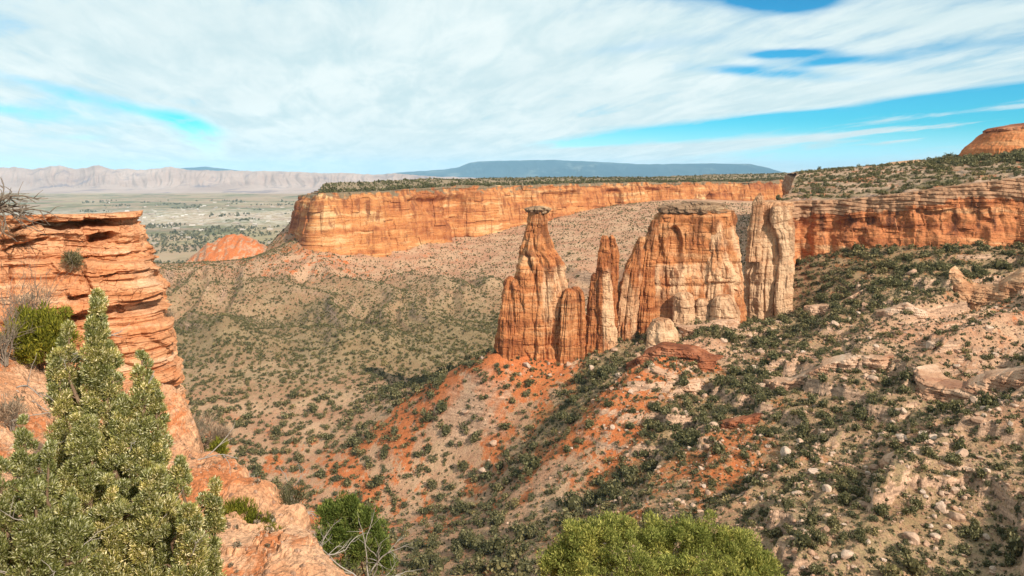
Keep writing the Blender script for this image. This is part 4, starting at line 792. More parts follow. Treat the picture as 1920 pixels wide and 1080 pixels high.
def shrub(name, label, cat, base, blobs, n, rt, per, L, W, mat, seed, stemmat=None, stems=10, tipf=0.0, hi=0.8, up=0.5, part='foliage', group=None, sl=None, sr=0.012):
    """blobs: (centre, radii) ellipsoids; stems fan out from the base"""
    rng = np.random.default_rng(seed); root = thing(name, label, cat, base, group); tb = Tubes(); T = []; R = []
    for c, r in blobs:
        c = np.asarray(c); r = np.asarray(r); o = rng.normal(size=(n, 3)); o /= np.linalg.norm(o, axis=1)[:, None]; q = rng.uniform(0.15, 1, n)[:, None] ** 0.5
        lump = 0.85 + 0.6 * fbm(o[:, 0] * 2 + seed, o[:, 1] * 2, o[:, 2] * 2, 2)[:, None]
        T.append(c + o * r * q * lump); R.append(rt * rng.uniform(0.6, 1.3, n))
    T = np.concatenate(T); R = np.concatenate(R)
    for k in range(stems):
        tgt = T[rng.integers(len(T))]; d = tgt - base; tb.branch(base + 0.05 * rng.normal(size=3) * [1, 1, 0], d, np.linalg.norm(d) * (sl or 0.55), sr, 2, rng, 0.45, 0.15, 3)
    obj('stem', tb.mesh('stem', stemmat or M_WOOD, base), root)
    if per:
        V, Fq, at = crown((T, np.repeat(base[None], len(T), 0)), R, per, L, W, rng, tipf, hi, 0.5, up)
        obj(part, mesh_np(part, V - base, Fq, mat, at, smooth=False), root)
    return root
def EL(px, py, Y, rx, ry, rz=None): s = Y / F; return (PT(px, py, Y), (rx * s, (rz or rx) * s, ry * s))
shrub('pinyon_tree', 'bushy yellow-green pinyon treetop at the bottom of the picture', 'tree', ground_near(1240, 12.6),
      [EL(1160, 1000, 12.5, 52, 34), EL(1235, 1012, 12.6, 44, 36), EL(1300, 1010, 12.5, 50, 36), EL(1372, 1028, 12.4, 48, 36), EL(1088, 1012, 12.4, 42, 36), EL(1055, 1050, 12.4, 36, 30), EL(1425, 1062, 12.3, 42, 30), EL(1120, 1060, 12.0, 70, 40), EL(1215, 1072, 11.9, 70, 40), EL(1320, 1075, 11.9, 75, 40), EL(1400, 1105, 11.9, 70, 36), EL(1240, 1150, 12.2, 160, 60)], 42, 0.115, 210, 0.045, 0.0085, M_PIN, 21, M_WOOD, 16, 0.0, 0.85, 0.35, 'crown', sr=0.05)
shrub('pinyon_tree', 'dark green pinyon with dead twigs below it on the slope edge', 'tree', ground_near(655, 12.6) + np.array([0, 0, 0.3]),
      [EL(622, 962, 12.6, 26, 24), EL(655, 948, 12.7, 22, 20), EL(682, 972, 12.5, 26, 24), EL(640, 1000, 12.4, 34, 28), EL(708, 1010, 12.4, 28, 30), EL(668, 1030, 12.3, 40, 30), EL(612, 1020, 12.3, 24, 22), EL(720, 1050, 12.3, 24, 26)], 30, 0.085, 170, 0.045, 0.008, M_PIND, 22, M_WOOD, 10, 0.0, 0.85, 0.35, 'crown', sr=0.03)
shrub('shrub', 'bright yellow-green shrub below the outcrop ledge behind the juniper', 'shrub', ground_near(75, 17.2),
      [EL(75, 610, 16.9, 44, 36), EL(50, 645, 16.7, 42, 38), EL(98, 640, 16.8, 34, 40)], 80, 0.12, 90, 0.09, 0.011, M_YEL, 23, M_WOOD, 10, 0.0, 0.9, 0.9, sr=0.02)
shrub('shrub', 'leafless grey-brown shrub just above the yellow-green one', 'shrub', ground_near(70, 18.3),
      [EL(72, 560, 18.6, 40, 30), EL(40, 590, 18.4, 30, 30)], 60, 0.12, 9, 0.16, 0.006, M_GREYL, 24, M_TWIG, 26, 0.0, 0.9, 0.6, 'twigs', sl=1.0)
shrub('shrub', 'tangle of bare grey branches at the left edge below the outcrop', 'shrub', ground_near(5, 15.8),
      [EL(-8, 625, 16, 30, 45), EL(-10, 600, 16.2, 22, 36)], 40, 0.12, 0, 0.1, 0.006, M_GREYL, 25, M_TWIG, 22, sl=0.8, sr=0.014)
shrub('shrub', 'small olive shrub growing from a crack in the orange outcrop', 'shrub', PT(142, 502, 26.0),
      [EL(136, 487, 26.0, 18, 14)], 60, 0.09, 30, 0.11, 0.010, M_SAGE, 26, M_WOOD, 8, 0.0, 0.9, 0.6)
shrub('shrub', 'low mid-green spreading shrub on the bare dirt right of the large juniper', 'shrub', ground_near(478, 11.6),
      [EL(445, 965, 11.6, 28, 24), EL(470, 990, 11.4, 36, 26), EL(505, 1010, 11.2, 24, 20)], 70, 0.06, 60, 0.075, 0.007, M_YEL, 27, M_WOOD, 8, 0.0, 0.6, 0.9)
shrub('shrub', 'dry straw-coloured brush where the outcrop meets the dirt slope', 'shrub', ground_near(370, 18.6),
      [EL(365, 808, 18.8, 42, 20), EL(410, 818, 18.0, 20, 14)], 60, 0.10, 30, 0.12, 0.005, M_GREYL, 28, M_TWIG, 16, 0.0, 1.0, 0.8, 'twigs')
shrub('shrub', 'small yellow-green tuft on the dirt slope crest', 'shrub', ground_near(408, 16.4), [EL(408, 842, 16.5, 17, 13)], 50, 0.07, 50, 0.08, 0.008, M_YEL, 29, M_WOOD, 5, 0.0, 0.9, 0.9)
shrub('shrub', 'grey-brown bush clinging to the right edge of the outcrop', 'shrub', PT(308, 612, 28.6), [EL(310, 598, 28.8, 16, 16)], 50, 0.1, 14, 0.14, 0.006, M_GREYL, 30, M_TWIG, 10, 0.0, 0.8, 0.5, 'twigs')
shrub('shrub', 'pale green bush with bare twigs at the crest beside the dark pinyon', 'shrub', ground_near(555, 12.8), [EL(550, 935, 12.9, 26, 20)], 50, 0.07, 26, 0.08, 0.006, M_SAGE, 31, M_DEAD, 12, 0.0, 0.9, 0.6)
shrub('shrub', 'dry tan weeds on the dirt at the left edge above the low juniper', 'shrub', ground_near(20, 12.6), [EL(18, 775, 12.7, 30, 22)], 50, 0.09, 24, 0.10, 0.005, M_GREYL, 32, M_TWIG, 8, 0.0, 1.0, 0.9)
def deadwood(label, base, dirs, L, r, seed, spread=0.6, kids=3, depth=2, up=0.0):
    rng = np.random.default_rng(seed); tb = Tubes(); base = np.asarray(base)
    for d in dirs: tb.branch(base + 0.05 * rng.normal(size=3), d, L * rng.uniform(0.7, 1.2), r, depth, rng, spread, up, kids)
    me = tb.mesh('dead_branch', M_TWIG if 'twisted' in label else M_DEAD, base)
    return obj('dead_branch', me, None, label, 'dead branch', 'dead branches on the near rocks', None, base)
deadwood('twisted dead branch lying on top of the orange outcrop', PT(-34, 402, 24.4), [(1, 0, 0.18), (1, .1, 0.35), (0.7, 0, 0.5), (1, -.2, 0.05), (.5, .2, .8), (1, .2, .1), (.9, 0, .25)], 1.0, 0.06, 41, 0.5, 4, 2)
deadwood('bare grey twigs in front of the dark pinyon', ground_near(600, 11.2), [(-.3, 0, .7), (0, -.2, .8), (.3, 0, .6), (.5, 0, .4), (-.6, .1, .5)], 0.42, 0.012, 42, 0.5)
deadwood('curling grey dead twigs under the right side of the dark pinyon', PT(690, 1090, 11.6), [(.1, 0, .8), (.5, 0, .5), (-.4, -.2, .6), (.8, 0, .3), (.3, -.2, .7)], 0.48, 0.013, 43, 0.5)
deadwood('long bleached branch lying along the slope crest', ground_near(500, 13.6) + np.array([0, 0, .05]), [(1, -.1, -.15), (.8, -.3, .25), (.9, 0, .1), (-.3, 0, .4)], 0.62, 0.014, 44, 0.45)
deadwood('thin dead stick poking out near the juniper right of its middle', ground_near(375, 14.0) + np.array([0, 0, .2]), [(1, 0, .15), (.7, 0, .4)], 0.7, 0.014, 45, 0.3, 2, 1)
deadwood('pale root snaking down the dirt bank on the left', ground_near(30, 14.6), [(1, 0, -.35), (.6, -.4, -.3), (1, .2, -.1)], 0.75, 0.022, 46, 0.4, 2, 2)

# ------------------------------------------------------------------ scrub over the canyon
def bush_proto(nq, size, seed, squat=0.95, lumps=5):
    rng = np.random.default_rng(seed)
    C = rng.normal(size=(lumps, 3)) * [0.30, 0.30, 0.18] + [0, 0, 0.55]; Rl = rng.uniform(0.42, 0.66, lumps)
    i = rng.integers(0, lumps, nq); o = rng.normal(size=(nq, 3)); o /= np.linalg.norm(o, axis=1)[:, None]
    P = C[i] + o * (Rl[i] * rng.uniform(0.55, 1.0, nq))[:, None]; P[:, 2] = np.maximum(P[:, 2] * squat, 0.02)
    N = o + 0.6 * rng.normal(size=(nq, 3)); N /= np.linalg.norm(N, axis=1)[:, None]
    A = np.cross(N, rng.normal(size=(nq, 3))); A /= np.linalg.norm(A, axis=1)[:, None]; B = np.cross(N, A)
    s = (size * rng.uniform(0.6, 1.25, nq))[:, None]
    V = np.stack([P - A * s, P - B * s * .7, P + A * s, P + B * s * .7], 1).reshape(-1, 3)
    sh = np.repeat(np.clip(rng.uniform(0, 1, nq), 0, 1), 4)
    return V, sh
LOD = [[bush_proto(150, 0.17, 100 + k) for k in range(5)], [bush_proto(48, 0.27, 200 + k) for k in range(5)], [bush_proto(18, 0.42, 300 + k, lumps=3) for k in range(5)]]
def mass(P, r, tint, lodsel, rng):
    VV, SH, TI = [], [], []
    for lod in range(3):
        for k in range(5):
            m = np.where((lodsel == lod) & (np.arange(len(P)) % 5 == k))[0]
            if not len(m): continue
            v, sh = LOD[lod][k]; a = rng.uniform(0, 6.283, len(m)); c, s = np.cos(a)[:, None], np.sin(a)[:, None]
            sx = r[m][:, None]; sz = sx * rng.uniform(0.75, 1.2, len(m))[:, None]
            x = (v[None, :, 0] * c - v[None, :, 1] * s) * sx; y = (v[None, :, 0] * s + v[None, :, 1] * c) * sx; z = v[None, :, 2] * sz - 0.12 * sx
            VV.append((np.stack([x, y, z], -1) + P[m][:, None]).reshape(-1, 3)); SH.append(np.tile(sh, len(m))); TI.append(np.repeat(tint[m], len(v)))
    V = np.concatenate(VV).astype(np.float32); return V, np.arange(len(V)).reshape(-1, 4), {'shade': np.concatenate(SH), 'tint': np.concatenate(TI)}
rng = np.random.default_rng(77)
def scatter(n, ymin, ymax, umin=-0.8, umax=0.85):
    Y = np.sqrt(rng.uniform(ymin ** 2, ymax ** 2, n)); U = rng.uniform(umin, umax, n); return U * Y, Y
X, Y = scatter(430000, 105, 1150)
px = X / Y * F + PX0
veg = samp(VG, X, Y); clump = fbm(X / 16, Y / 16, 0.3, 3)
dens = 0.03 + 0.21 * np.clip(veg + 0.28 * clump, 0, 1.0) ** 1.3
dens = np.where(Y > 520, dens * 1.3 + 0.012, dens)
blk = (Y > 640) & (px > 560) & (Y > np.interp(px, [560,600,700,870,1000,1180,1400], [790,790,835,945,1070,1220,1330]))
dens = np.where(blk, 0, dens)
behind = (px > 1440) & (Y > np.interp(px, [1440,1500,1600,1700,1800,1920,2300], [356,376,366,355,347,340,332]) + 2)
dens = np.where(behind & (Y < 900), 0, dens)
area = 1.65 * (1150 ** 2 - 105 ** 2) / 2; keep = rng.uniform(size=len(X)) < dens * area / len(X)
X, Y, veg = X[keep], Y[keep], veg[keep]; Z = samp(ZG, X, Y); px = X / Y * F + PX0; py = PY0 - Z / Y * F
big = rng.uniform(size=len(X)) < np.where(Y < 420, 0.42, 0.6)
rad = np.where(big, rng.gamma(9, 0.145, len(X)), rng.gamma(7, 0.095, len(X)))
gully = sstep(0.5, 0.7, veg) * (px > 1050); rad = rad * (1 + 0.45 * gully * (Y > 215))
floor_ = (px < 1000) & (Y < 400); rad = np.where(floor_, rad * 1.4, rad * 0.92) * np.interp(Y, [450, 600], [1.0, 0.72])
hor = samp(HOR, X, Y * 0.985)
crest = np.interp(px, [0, 340, 345, 420, 500, 580, 640, 645, 2000], [0, 0, 790, 865, 915, 965, 1080, 1090, 1090])
ftree = ((px > 1020) & (px < 1490) & (py > 955)) | ((px > 570) & (px < 750) & (py > 930)) | ((px > 925) & (px < 1490) & (py < 600) & (Y > 345))
vis = ((Z + 1.2 * rad) / Y > hor) & (px > 330) & (px < 1915) & (py < crest - 12) & (py < 1074) & ~ftree
PB = np.stack([X, Y, Z], 1); app = np.where(vis, rad / Y, 0)
tint = np.clip(rng.normal(0.45, 0.25, len(X)), 0, 1)

LM = [(1010, 600, 'the bottle-shaped spire'), (1130, 610, 'the twin-pointed spire'), (1285, 590, 'the flat-capped butte'), (1440, 590, 'the pale pillar'), (1600, 470, 'the red cliff'), (1850, 455, 'the red cliff near the edge'), (1255, 725, 'the dark red ledge'),
      (850, 710, 'the orange spur'), (1150, 770, 'the orange bank'), (1370, 830, 'the orange scar'), (1850, 565, 'the pale slickrock face'), (1810, 750, 'the tan cross-bedded slab'), (1550, 715, 'the long pinkish ledge'),
      (1250, 960, 'the yellow-green treetop'), (660, 930, 'the dark pinyon'), (400, 800, 'the outcrop foot'), (1700, 600, 'the low tan ledge'), (1730, 900, 'the low brown ledge'), (930, 930, 'the bare dirt patch'), (520, 660, 'the olive flats'),
      (1560, 560, 'the short pale ledge'), (1600, 850, 'the pale boulder field'), (1900, 1000, 'the bottom right corner'), (960, 820, 'the scrubby canyon floor'), (700, 760, 'the open canyon floor'), (1820, 310, 'the orange dome'), (1600, 340, 'the plateau ledges')]
def where(px, py):
    d = [math.hypot(px - a, (py - b) * 1.3) for a, b, _ in LM]; i = int(np.argmin(d)); a, b, nm = LM[i]; dx, dy = px - a, py - b
    far_ = 'just ' if d[i] < 45 else ('well ' if d[i] > 130 else '')
    if abs(dx) > 2.2 * abs(dy): rel = 'right of' if dx > 0 else 'left of'
    elif abs(dy) > 2.2 * abs(dx): rel = 'below' if dy > 0 else 'above'
    else: rel = ('below and ' if dy > 0 else 'above and ') + ('right of' if dx > 0 else 'left of')
    return f'{far_}{rel} {nm}'
SIZE = lambda v, q: ['tiny', 'small', 'middling', 'large', 'very large'][int(np.searchsorted(q, v))]

# plateau and mesa-top plants
XP, YP = scatter(40000, 325, 900, 0.30, 0.95); pxp = XP / YP * F + PX0
dP = np.where((YP > rimY(pxp) + 1) & (pxp > pxL(YP) + 6), 0.08 + 0.08 * fbm(XP / 22, YP / 22, 3, 2), 0) * np.where(YP > 520, 0.5, 1)
kp = rng.uniform(size=len(XP)) < dP * (0.65 * (900 ** 2 - 325 ** 2) / 2) / len(XP)
XP, YP, pxp = XP[kp], YP[kp], pxp[kp]; ZP = HP(XP, YP); rP = rng.gamma(7, 0.15, len(XP)) * (1 + 0.8 * (pxp > 1740) * (YP > 440))
pyp = PY0 - ZP / YP * F; visP = (pxp > 1450) & (pxp < 1915) & (YP < 570)

allP = np.concatenate([PB, np.stack([XP, YP, ZP], 1)]); allr = np.concatenate([rad, rP]); allbig = np.concatenate([big, rng.uniform(size=len(XP)) < 0.62]); allapp = np.concatenate([app, np.where(visP, rP / YP, 0)]); alltint = np.concatenate([tint, np.clip(rng.normal(0.4, 0.22, len(XP)), 0, 1)])
single = np.zeros(len(allP), bool)
def proto_mesh(name, mat, seed, n=300, size=0.125):
    v, sh = bush_proto(n, size, seed, lumps=7); fq = np.arange(len(v)).reshape(-1, 4)
    a, e = np.meshgrid(np.linspace(0, 2 * math.pi, 10, endpoint=False), np.linspace(-1.4, 1.4, 6)); k = 0.5 + 0.1 * np.sin(3 * a + seed)
    cv = np.stack([k * np.cos(a) * np.cos(e), k * np.sin(a) * np.cos(e), 0.5 + 0.48 * np.sin(e)], -1).reshape(-1, 3)      # twiggy heart that the leaf sprays stand on
    fq = np.concatenate([fq, grid_faces(6, 10, True) + len(v)]); v = np.concatenate([v, cv]); sh = np.concatenate([sh, np.zeros(len(cv))])
    return mesh_np(name, v, fq, mat, {'shade': sh, 'tint': np.full(len(v), 0.5)}, smooth=False)
for kind, isb, mat, colr, grp in (('juniper_bush', True, M_JUN, 'dark green juniper', 'junipers dotted over the canyon slopes'), ('sagebrush', False, M_SAGE, 'grey-olive sagebrush', 'sagebrush clumps on the canyon slopes')):
    c = np.where((allbig == isb) & (allapp > 0))[0]; c = c[np.argsort(-allapp[c])][:300]; single[c] = True
    q = np.quantile(allr[c], [0.15, 0.4, 0.7, 0.92]); pm = [proto_mesh(kind, mat, 400 + k + 20 * isb) for k in range(6)]
    src = bpy.data.objects.new(kind, pm[0])
    for j, i in enumerate(c):
        o = src if j == 0 else src.copy()
        o.data = pm[j % 6]; COL.objects.link(o)
        p, r = allP[i], allr[i]; o.location = p - np.array([0, 0, 0.12 * r]); o.rotation_euler = (0, 0, rng.uniform(0, 6.28)); sz = rng.uniform(0.8, 1.25); o.scale = (r, r * rng.uniform(.85, 1.15), r * sz)
        x_, y_ = p[0] / p[1] * F + PX0, PY0 - p[2] / p[1] * F
        shp = 'flat' if sz < 0.93 else ('upright' if sz > 1.12 else 'round')
        o['label'] = f'{SIZE(r, q)} {shp} {colr} {where(x_, y_)}'; o['category'] = 'bush'; o['group'] = grp
rest = ~single
def lodpick(P, r): a = r / P[:, 1] * 800; return np.where(a > 3.2, 0, np.where(a > 1.5, 1, 2))
for nm, isb, mat, lab in (('juniper_scrub', True, M_JUN, 'dark juniper scrub covering the canyon floor, slopes and plateau'), ('sage_scrub', False, M_SAGE, 'low grey-olive sage scrub covering the canyon floor and slopes')):
    m = rest & (allbig == isb); V, Fq, at = mass(allP[m], allr[m], alltint[m], lodpick(allP[m], allr[m]), rng)
    obj(nm, mesh_np(nm, V, Fq, mat, at, smooth=False), None, lab, 'scrub', kind='stuff')
XT, YT = scatter(260000, 110, 420, -0.2, 0.68); vt = samp(VG, XT, YT); pxt = XT / YT * F + PX0
dT = (0.22 + 0.5 * np.clip(vt + 0.7 * fbm(XT / 9, YT / 9, 5.5, 3), 0, 1)) * np.where(pxt > 1000, 1.0, 0.55)
dT = np.where((pxt > 1440) & (YT > np.interp(pxt, [1440,1500,1600,1700,1800,1920,2300], [356,376,366,355,347,340,332]) + 2), 0, dT)
kt = rng.uniform(size=len(XT)) < dT * (0.88 * (420 ** 2 - 110 ** 2) / 2) / len(XT); XT, YT = XT[kt], YT[kt]
V, Fq, at = mass(np.stack([XT, YT, samp(ZG, XT, YT)], 1), np.minimum(rng.gamma(3, 0.13, len(XT)), 1.0), rng.uniform(0, 1, len(XT)), np.where(YT < 230, 2, 2), rng)
obj('grass_tufts', mesh_np('grass_tufts', V, Fq, M_SAGE, at, smooth=False), None, 'dry grass tufts and low brush between the canyon junipers', 'grass', kind='stuff')
# mesa-top scrub
nr_, nc_ = MESA_TOP.shape[:2]; n = 9000; a = (rng.uniform(0, 1, n) ** 1.6 * (nr_ - 2)); b = rng.uniform(0, nc_ - 2, n); ai, bi = a.astype(int), b.astype(int); fa, fb = (a - ai)[:, None], (b - bi)[:, None]
PM = MESA_TOP[ai, bi] * (1 - fa) * (1 - fb) + MESA_TOP[ai + 1, bi] * fa * (1 - fb) + MESA_TOP[ai, bi + 1] * (1 - fa) * fb + MESA_TOP[ai + 1, bi + 1] * fa * fb
V, Fq, at = mass(PM, rng.gamma(8, 0.2, n), rng.uniform(0, 0.7, n), np.full(n, 2), rng)
obj('mesa_scrub', mesh_np('mesa_scrub', V, Fq, M_JUN, at, smooth=False), None, 'dark green scrub fringing the flat top of the far mesa', 'scrub', kind='stuff')
# trees of the valley
n = 10000; YV = np.exp(rng.uniform(math.log(1500), math.log(6500), n)); pxv = rng.uniform(150, 700, n); XV = (pxv - PX0) / F * YV
k = (fbm(XV / 260, YV / 420, 2.0, 3) > np.interp(YV, [1500, 2100, 3200, 3700, 5500, 6500], [-0.25, -0.25, -0.25, 0.3, 0.38, 0.2])); XV, YV = XV[k], YV[k]
V, Fq, at = mass(np.stack([XV, YV, np.full(len(XV), -251.0)], 1), rng.gamma(6, 0.85, len(XV)) * np.interp(YV, [1500, 6500], [0.8, 1.7]), rng.uniform(0, 1, len(XV)), np.full(len(XV), 2), rng)
obj('valley_trees', mesh_np('valley_trees', V, Fq, M_SAGE, at, smooth=False), None, 'distant green trees in belts across the valley floor', 'trees', kind='stuff')
def houses():
    m, t, b_ = new_mat('pale_house'); t.links.new(ramp(t, attr(t, 'tint'), [(0, (0.30, 0.23, 0.18)), (0.7, (0.42, 0.35, 0.29)), (1, (0.60, 0.54, 0.48))]), b_.inputs['Base Color'])
    n = 170; Y = rng.normal(4400, 900, n).clip(2200, 7000); X = (rng.uniform(200, 620, n) - PX0) / F * Y; a = rng.choice([0.2, 1.77], n); w = rng.uniform(7, 16, n); d = rng.uniform(6, 10, n); h = rng.uniform(3, 6, n)
    q = np.array([(-1, -1, 0), (1, -1, 0), (1, 1, 0), (-1, 1, 0), (-1, -1, 1), (1, -1, 1), (1, 1, 1), (-1, 1, 1), (-1, 0, 1.7), (1, 0, 1.7)], float)
    fc = np.array([(0, 1, 5, 4), (2, 3, 7, 6), (1, 2, 6, 5), (3, 0, 4, 7), (4, 5, 9, 8), (6, 7, 8, 9), (5, 6, 9, 9), (7, 4, 8, 8)])[:6]
    lx, ly, lz = q[None, :, 0] * w[:, None], q[None, :, 1] * d[:, None], q[None, :, 2] * h[:, None]; c, s = np.cos(a)[:, None], np.sin(a)[:, None]
    V = np.stack([X[:, None] + lx * c - ly * s, Y[:, None] + lx * s + ly * c, lz - 254], -1).reshape(-1, 3)
    Fc = (fc[None] + 10 * np.arange(n)[:, None, None]).reshape(-1, 4)
    obj('town_houses', mesh_np('town_houses', V, Fc, m, {'tint': np.repeat(rng.uniform(0, 1, n), 10)}, smooth=False), None, 'pale specks of a far-off town spread over the valley', 'town', kind='stuff')
houses()

# ------------------------------------------------------------------ boulders and rubble
def boulder_verts(seed, sub=3):
    r_ = np.random.default_rng(seed); bm = bmesh.new(); bmesh.ops.create_icosphere(bm, subdivisions=sub, radius=1.0)
    V = np.array([v.co[:] for v in bm.verts]); Fc = np.array([[l.vert.index for l in f.loops] for f in bm.faces]); bm.free()
    for k in range(9):
        n_ = r_.normal(size=3); n_ /= np.linalg.norm(n_); d = r_.uniform(0.5, 0.85); e = np.maximum(0, V @ n_ - d); V = V - e[:, None] * n_
    V = V * r_.uniform(0.75, 1.2, 3) * [1, 1, 0.8]; V = V + 0.05 * np.stack([pn(V[:, 0] * 2 + seed, V[:, 1] * 2, V[:, 2] * 2 + k) for k in range(3)], 1)
    return V, Fc
def boulder_mat():
    m, t, b_ = new_mat('boulder_rock'); tc = nd(t, 'ShaderNodeTexCoord').outputs['Object']; oi = nd(t, 'ShaderNodeObjectInfo').outputs['Random']
    v = mth(t, 'ADD', mth(t, 'MULTIPLY', oi, 0.6), mth(t, 'MULTIPLY', attr(t, 'tint'), 0.6))
    c = ramp(t, v, [(0, (0.30, 0.16, 0.10)), (0.35, (0.42, 0.25, 0.16)), (0.7, (0.50, 0.34, 0.24)), (1, (0.58, 0.45, 0.36))])
    c = mixc(t, 1.0, c, ramp(t, noise(t, tc, 2.2, 5, 0.7), [(0.3, 0.6), (0.5, 1.0), (0.7, 1.2)]), 'MULTIPLY')
    t.links.new(c, b_.inputs['Base Color']); t.links.new(nd(t, 'ShaderNodeBump', {'Strength': 0.5, 'Distance': 0.2, 'Height': noise(t, tc, 4.0, 5)}).outputs[0], b_.inputs['Normal']); return m
M_BLD = boulder_mat()
XB, YB = scatter(250000, 110, 340, -0.3, 0.68); pb = XB / YB * F + PX0
dB = 0.62 * sstep(1000, 1250, pb) * (0.35 + np.clip(fbm(XB / 18, YB / 18, 4.4, 3) + 0.3, 0, 1.4)) + 0.006
dB = np.where((pb > 1440) & (YB > np.interp(pb, [1440,1500,1600,1700,1800,1920,2300], [350,370,345,323,295,270,235])), 0, dB)
kb = rng.uniform(size=len(XB)) < dB * (0.98 * (340 ** 2 - 110 ** 2) / 2) / len(XB); XB, YB, pb = XB[kb], YB[kb], pb[kb]; ZB = samp(ZG, XB, YB)
rB = np.minimum(0.14 + rng.gamma(1.0, 0.19, len(XB)), 1.5); pyb = PY0 - ZB / YB * F; horB = samp(HOR, XB, YB * 0.985)
fix = [(1474,838,208,1.9),(1745,657,240,2.1),(1650,850,196,1.8),(1690,862,192,1.7),(1640,905,180,1.2),(1275,828,236,1.3),(1290,838,234,1.2),(925,737,296,1.8),(908,768,287,1.7),(1620,985,160,1.1),(1710,985,158,.9),(1335,800,230,1.3),(1710,455,322,2.2),(1500,842,214,1.2),(1600,965,165,1.0),(1750,890,180,1.1)] + [(p, 0, y, r) for p, y, r in [(946,325,1.1),(961,318,0.7),(988,317,1.6),(996,313,0.8),(1029,318,1.0),(1052,311,0.7),(1066,316,1.7),(1073,313,1.0),(1108,309,1.3),(1121,314,0.7),(1152,316,1.6),(1176,311,0.9),(1214,308,2.0),(1282,318,1.8),(1312,319,1.6),(1392,335,1.8),(1412,340,1.5),(1030,312,1.2),(975,314,1.0),(1110,308,1.3),(905,325,1.2),(880,328,1.0)]]
fx = np.array([((p - PX0) / F * y, y, r) for p, _, y, r in fix])
XB = np.concatenate([fx[:, 0], XB]); YB = np.concatenate([fx[:, 1], YB]); rB = np.concatenate([fx[:, 2], rB]); ZB = samp(ZG, XB, YB); pb = XB / YB * F + PX0; pyb = PY0 - ZB / YB * F; horB = samp(HOR, XB, YB * 0.985)
vB = ((ZB + rB * 0.6) / YB > horB) & (pb > 700) & (pb < 1912) & (pyb < 1072) & ~((pb > 1030) & (pb < 1480) & (pyb > 955))
aB = np.where(vB, rB / YB, 0); c = np.argsort(-aB)[:300]; bv = [boulder_verts(500 + k) for k in range(7)]
bms = [mesh_np('boulder', v, f, M_BLD, {'tint': np.full(len(v), 0.4)}, smooth=False) for v, f in bv]; q = np.quantile(rB[c], [0.15, 0.4, 0.7, 0.92])
src = bpy.data.objects.new('boulder', bms[0])
for j, i in enumerate(c):
    o = src if j == 0 else src.copy(); o.data = bms[j % 7]; COL.objects.link(o); r = rB[i]
    sz = rng.uniform(0.6, 1.2); o.location = (XB[i], YB[i], ZB[i] + 0.25 * r); o.scale = (r, r * rng.uniform(.8, 1.2), r * sz); o.rotation_euler = (rng.uniform(-.3, .3), rng.uniform(-.3, .3), rng.uniform(0, 6.28))
    o['label'] = f"{SIZE(r, q)} {'flat' if sz < 0.8 else ('tall' if sz > 1.0 else 'blocky')} pale boulder {where(pb[i], pyb[i])}"; o['category'] = 'boulder'; o['group'] = 'boulders strewn over the right-hand slope'
m = np.setdiff1d(np.arange(len(XB)), c); lo = [boulder_verts(600 + k, 1) for k in range(5)]; VV, FF, TT = [], [], []; n0 = 0
for k in range(5):
    w = m[np.arange(len(m)) % 5 == k]; v, f = lo[k]; a = rng.uniform(0, 6.283, len(w)); cc, ss = np.cos(a)[:, None], np.sin(a)[:, None]; r = rB[w][:, None]
    VV.append(np.stack([(v[None, :, 0] * cc - v[None, :, 1] * ss) * r + XB[w][:, None], (v[None, :, 0] * ss + v[None, :, 1] * cc) * r + YB[w][:, None], v[None, :, 2] * r + ZB[w][:, None] + 0.2 * r], -1).reshape(-1, 3))
    FF.append((f[None] + n0 + len(v) * np.arange(len(w))[:, None, None]).reshape(-1, 3)); n0 += len(v) * len(w); TT.append(np.repeat(rng.uniform(0, 1, len(w)), len(v)))
obj('rubble', mesh_np('rubble', np.concatenate(VV), np.concatenate(FF), M_BLD, {'tint': np.concatenate(TT)}, smooth=False), None, 'small pale stones scattered over the right-hand slope', 'rubble', kind='stuff')
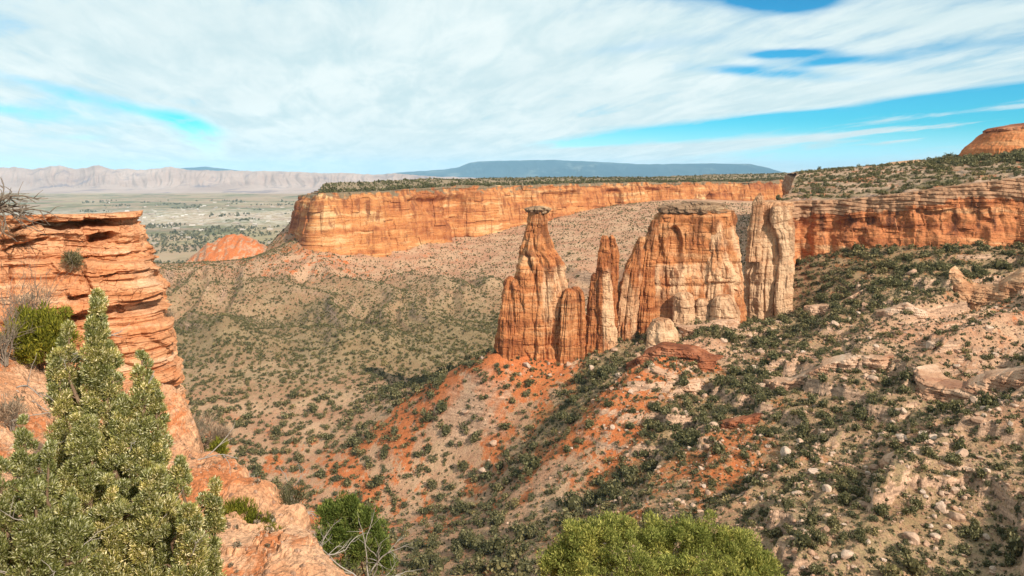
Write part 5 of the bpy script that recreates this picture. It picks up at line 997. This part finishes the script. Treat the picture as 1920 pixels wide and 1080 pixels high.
# dry grass on the near dirt
n = 260; YS = rng.uniform(9, 20, n); ps = rng.uniform(-60, 640, n); XS = (ps - PX0) / F * YS; k = fbm(XS / 1.5, YS / 1.5, 6, 2) > -0.1; XS, YS = XS[k], YS[k]
V, Fq, at = mass(np.stack([XS, YS, HN(XS, YS)], 1), rng.uniform(0.03, 0.10, len(XS)), rng.uniform(0, 1, len(XS)), np.full(len(XS), 1), rng)
obj('dry_grass', mesh_np('dry_grass', V, Fq, M_GREYL, at, smooth=False), None, 'sparse dry grass tufts on the near red dirt slope', 'grass', kind='stuff')
# stones on the near dirt
n = 1500; YS = rng.uniform(8, 19, n); ps = rng.uniform(-50, 640, n); XS = (ps - PX0) / F * YS; ZS = HN(XS, YS); r = 0.010 + rng.gamma(1.1, 0.018, n); VV, FF = [], []; v, f = lo[1]
VV = np.stack([v[None, :, i] * r[:, None] for i in range(3)], -1) + np.stack([XS, YS, ZS], 1)[:, None]; FF = (f[None] + len(v) * np.arange(n)[:, None, None]).reshape(-1, 3)
obj('pebbles', mesh_np('pebbles', VV.reshape(-1, 3), FF, M_BLD, {'tint': np.repeat(rng.uniform(0, .8, n), len(v))}, smooth=False), None, 'loose pebbles on the near red dirt slope', 'pebbles', kind='stuff')

# ------------------------------------------------------------------ air
def haze():
    m = bpy.data.materials.new('haze'); m.use_nodes = True; t = m.node_tree; t.nodes.clear(); out = t.nodes.new('ShaderNodeOutputMaterial')
    v = nd(t, 'ShaderNodeVolumePrincipled', {'Color': (0.44, 0.75, 1.0, 1), 'Density': 2.3e-5, 'Anisotropy': -0.3}); t.links.new(v.outputs[0], out.inputs['Volume'])
    x, y0, y1, z0, z1 = 48500, -1500, 37000, -285, 330
    V = np.array([(sx * x, yy, zz) for zz in (z0, z1) for sx, yy in ((-1, y0), (1, y0), (1, y1), (-1, y1))]); Fc = np.array([(3, 2, 1, 0), (4, 5, 6, 7), (0, 1, 5, 4), (1, 2, 6, 5), (2, 3, 7, 6), (3, 0, 4, 7)])
    obj('haze', mesh_np('haze', V, Fc, m, smooth=False), None, 'thin blue-white haze softening the far mountains and valley', 'haze', kind='stuff')
haze()
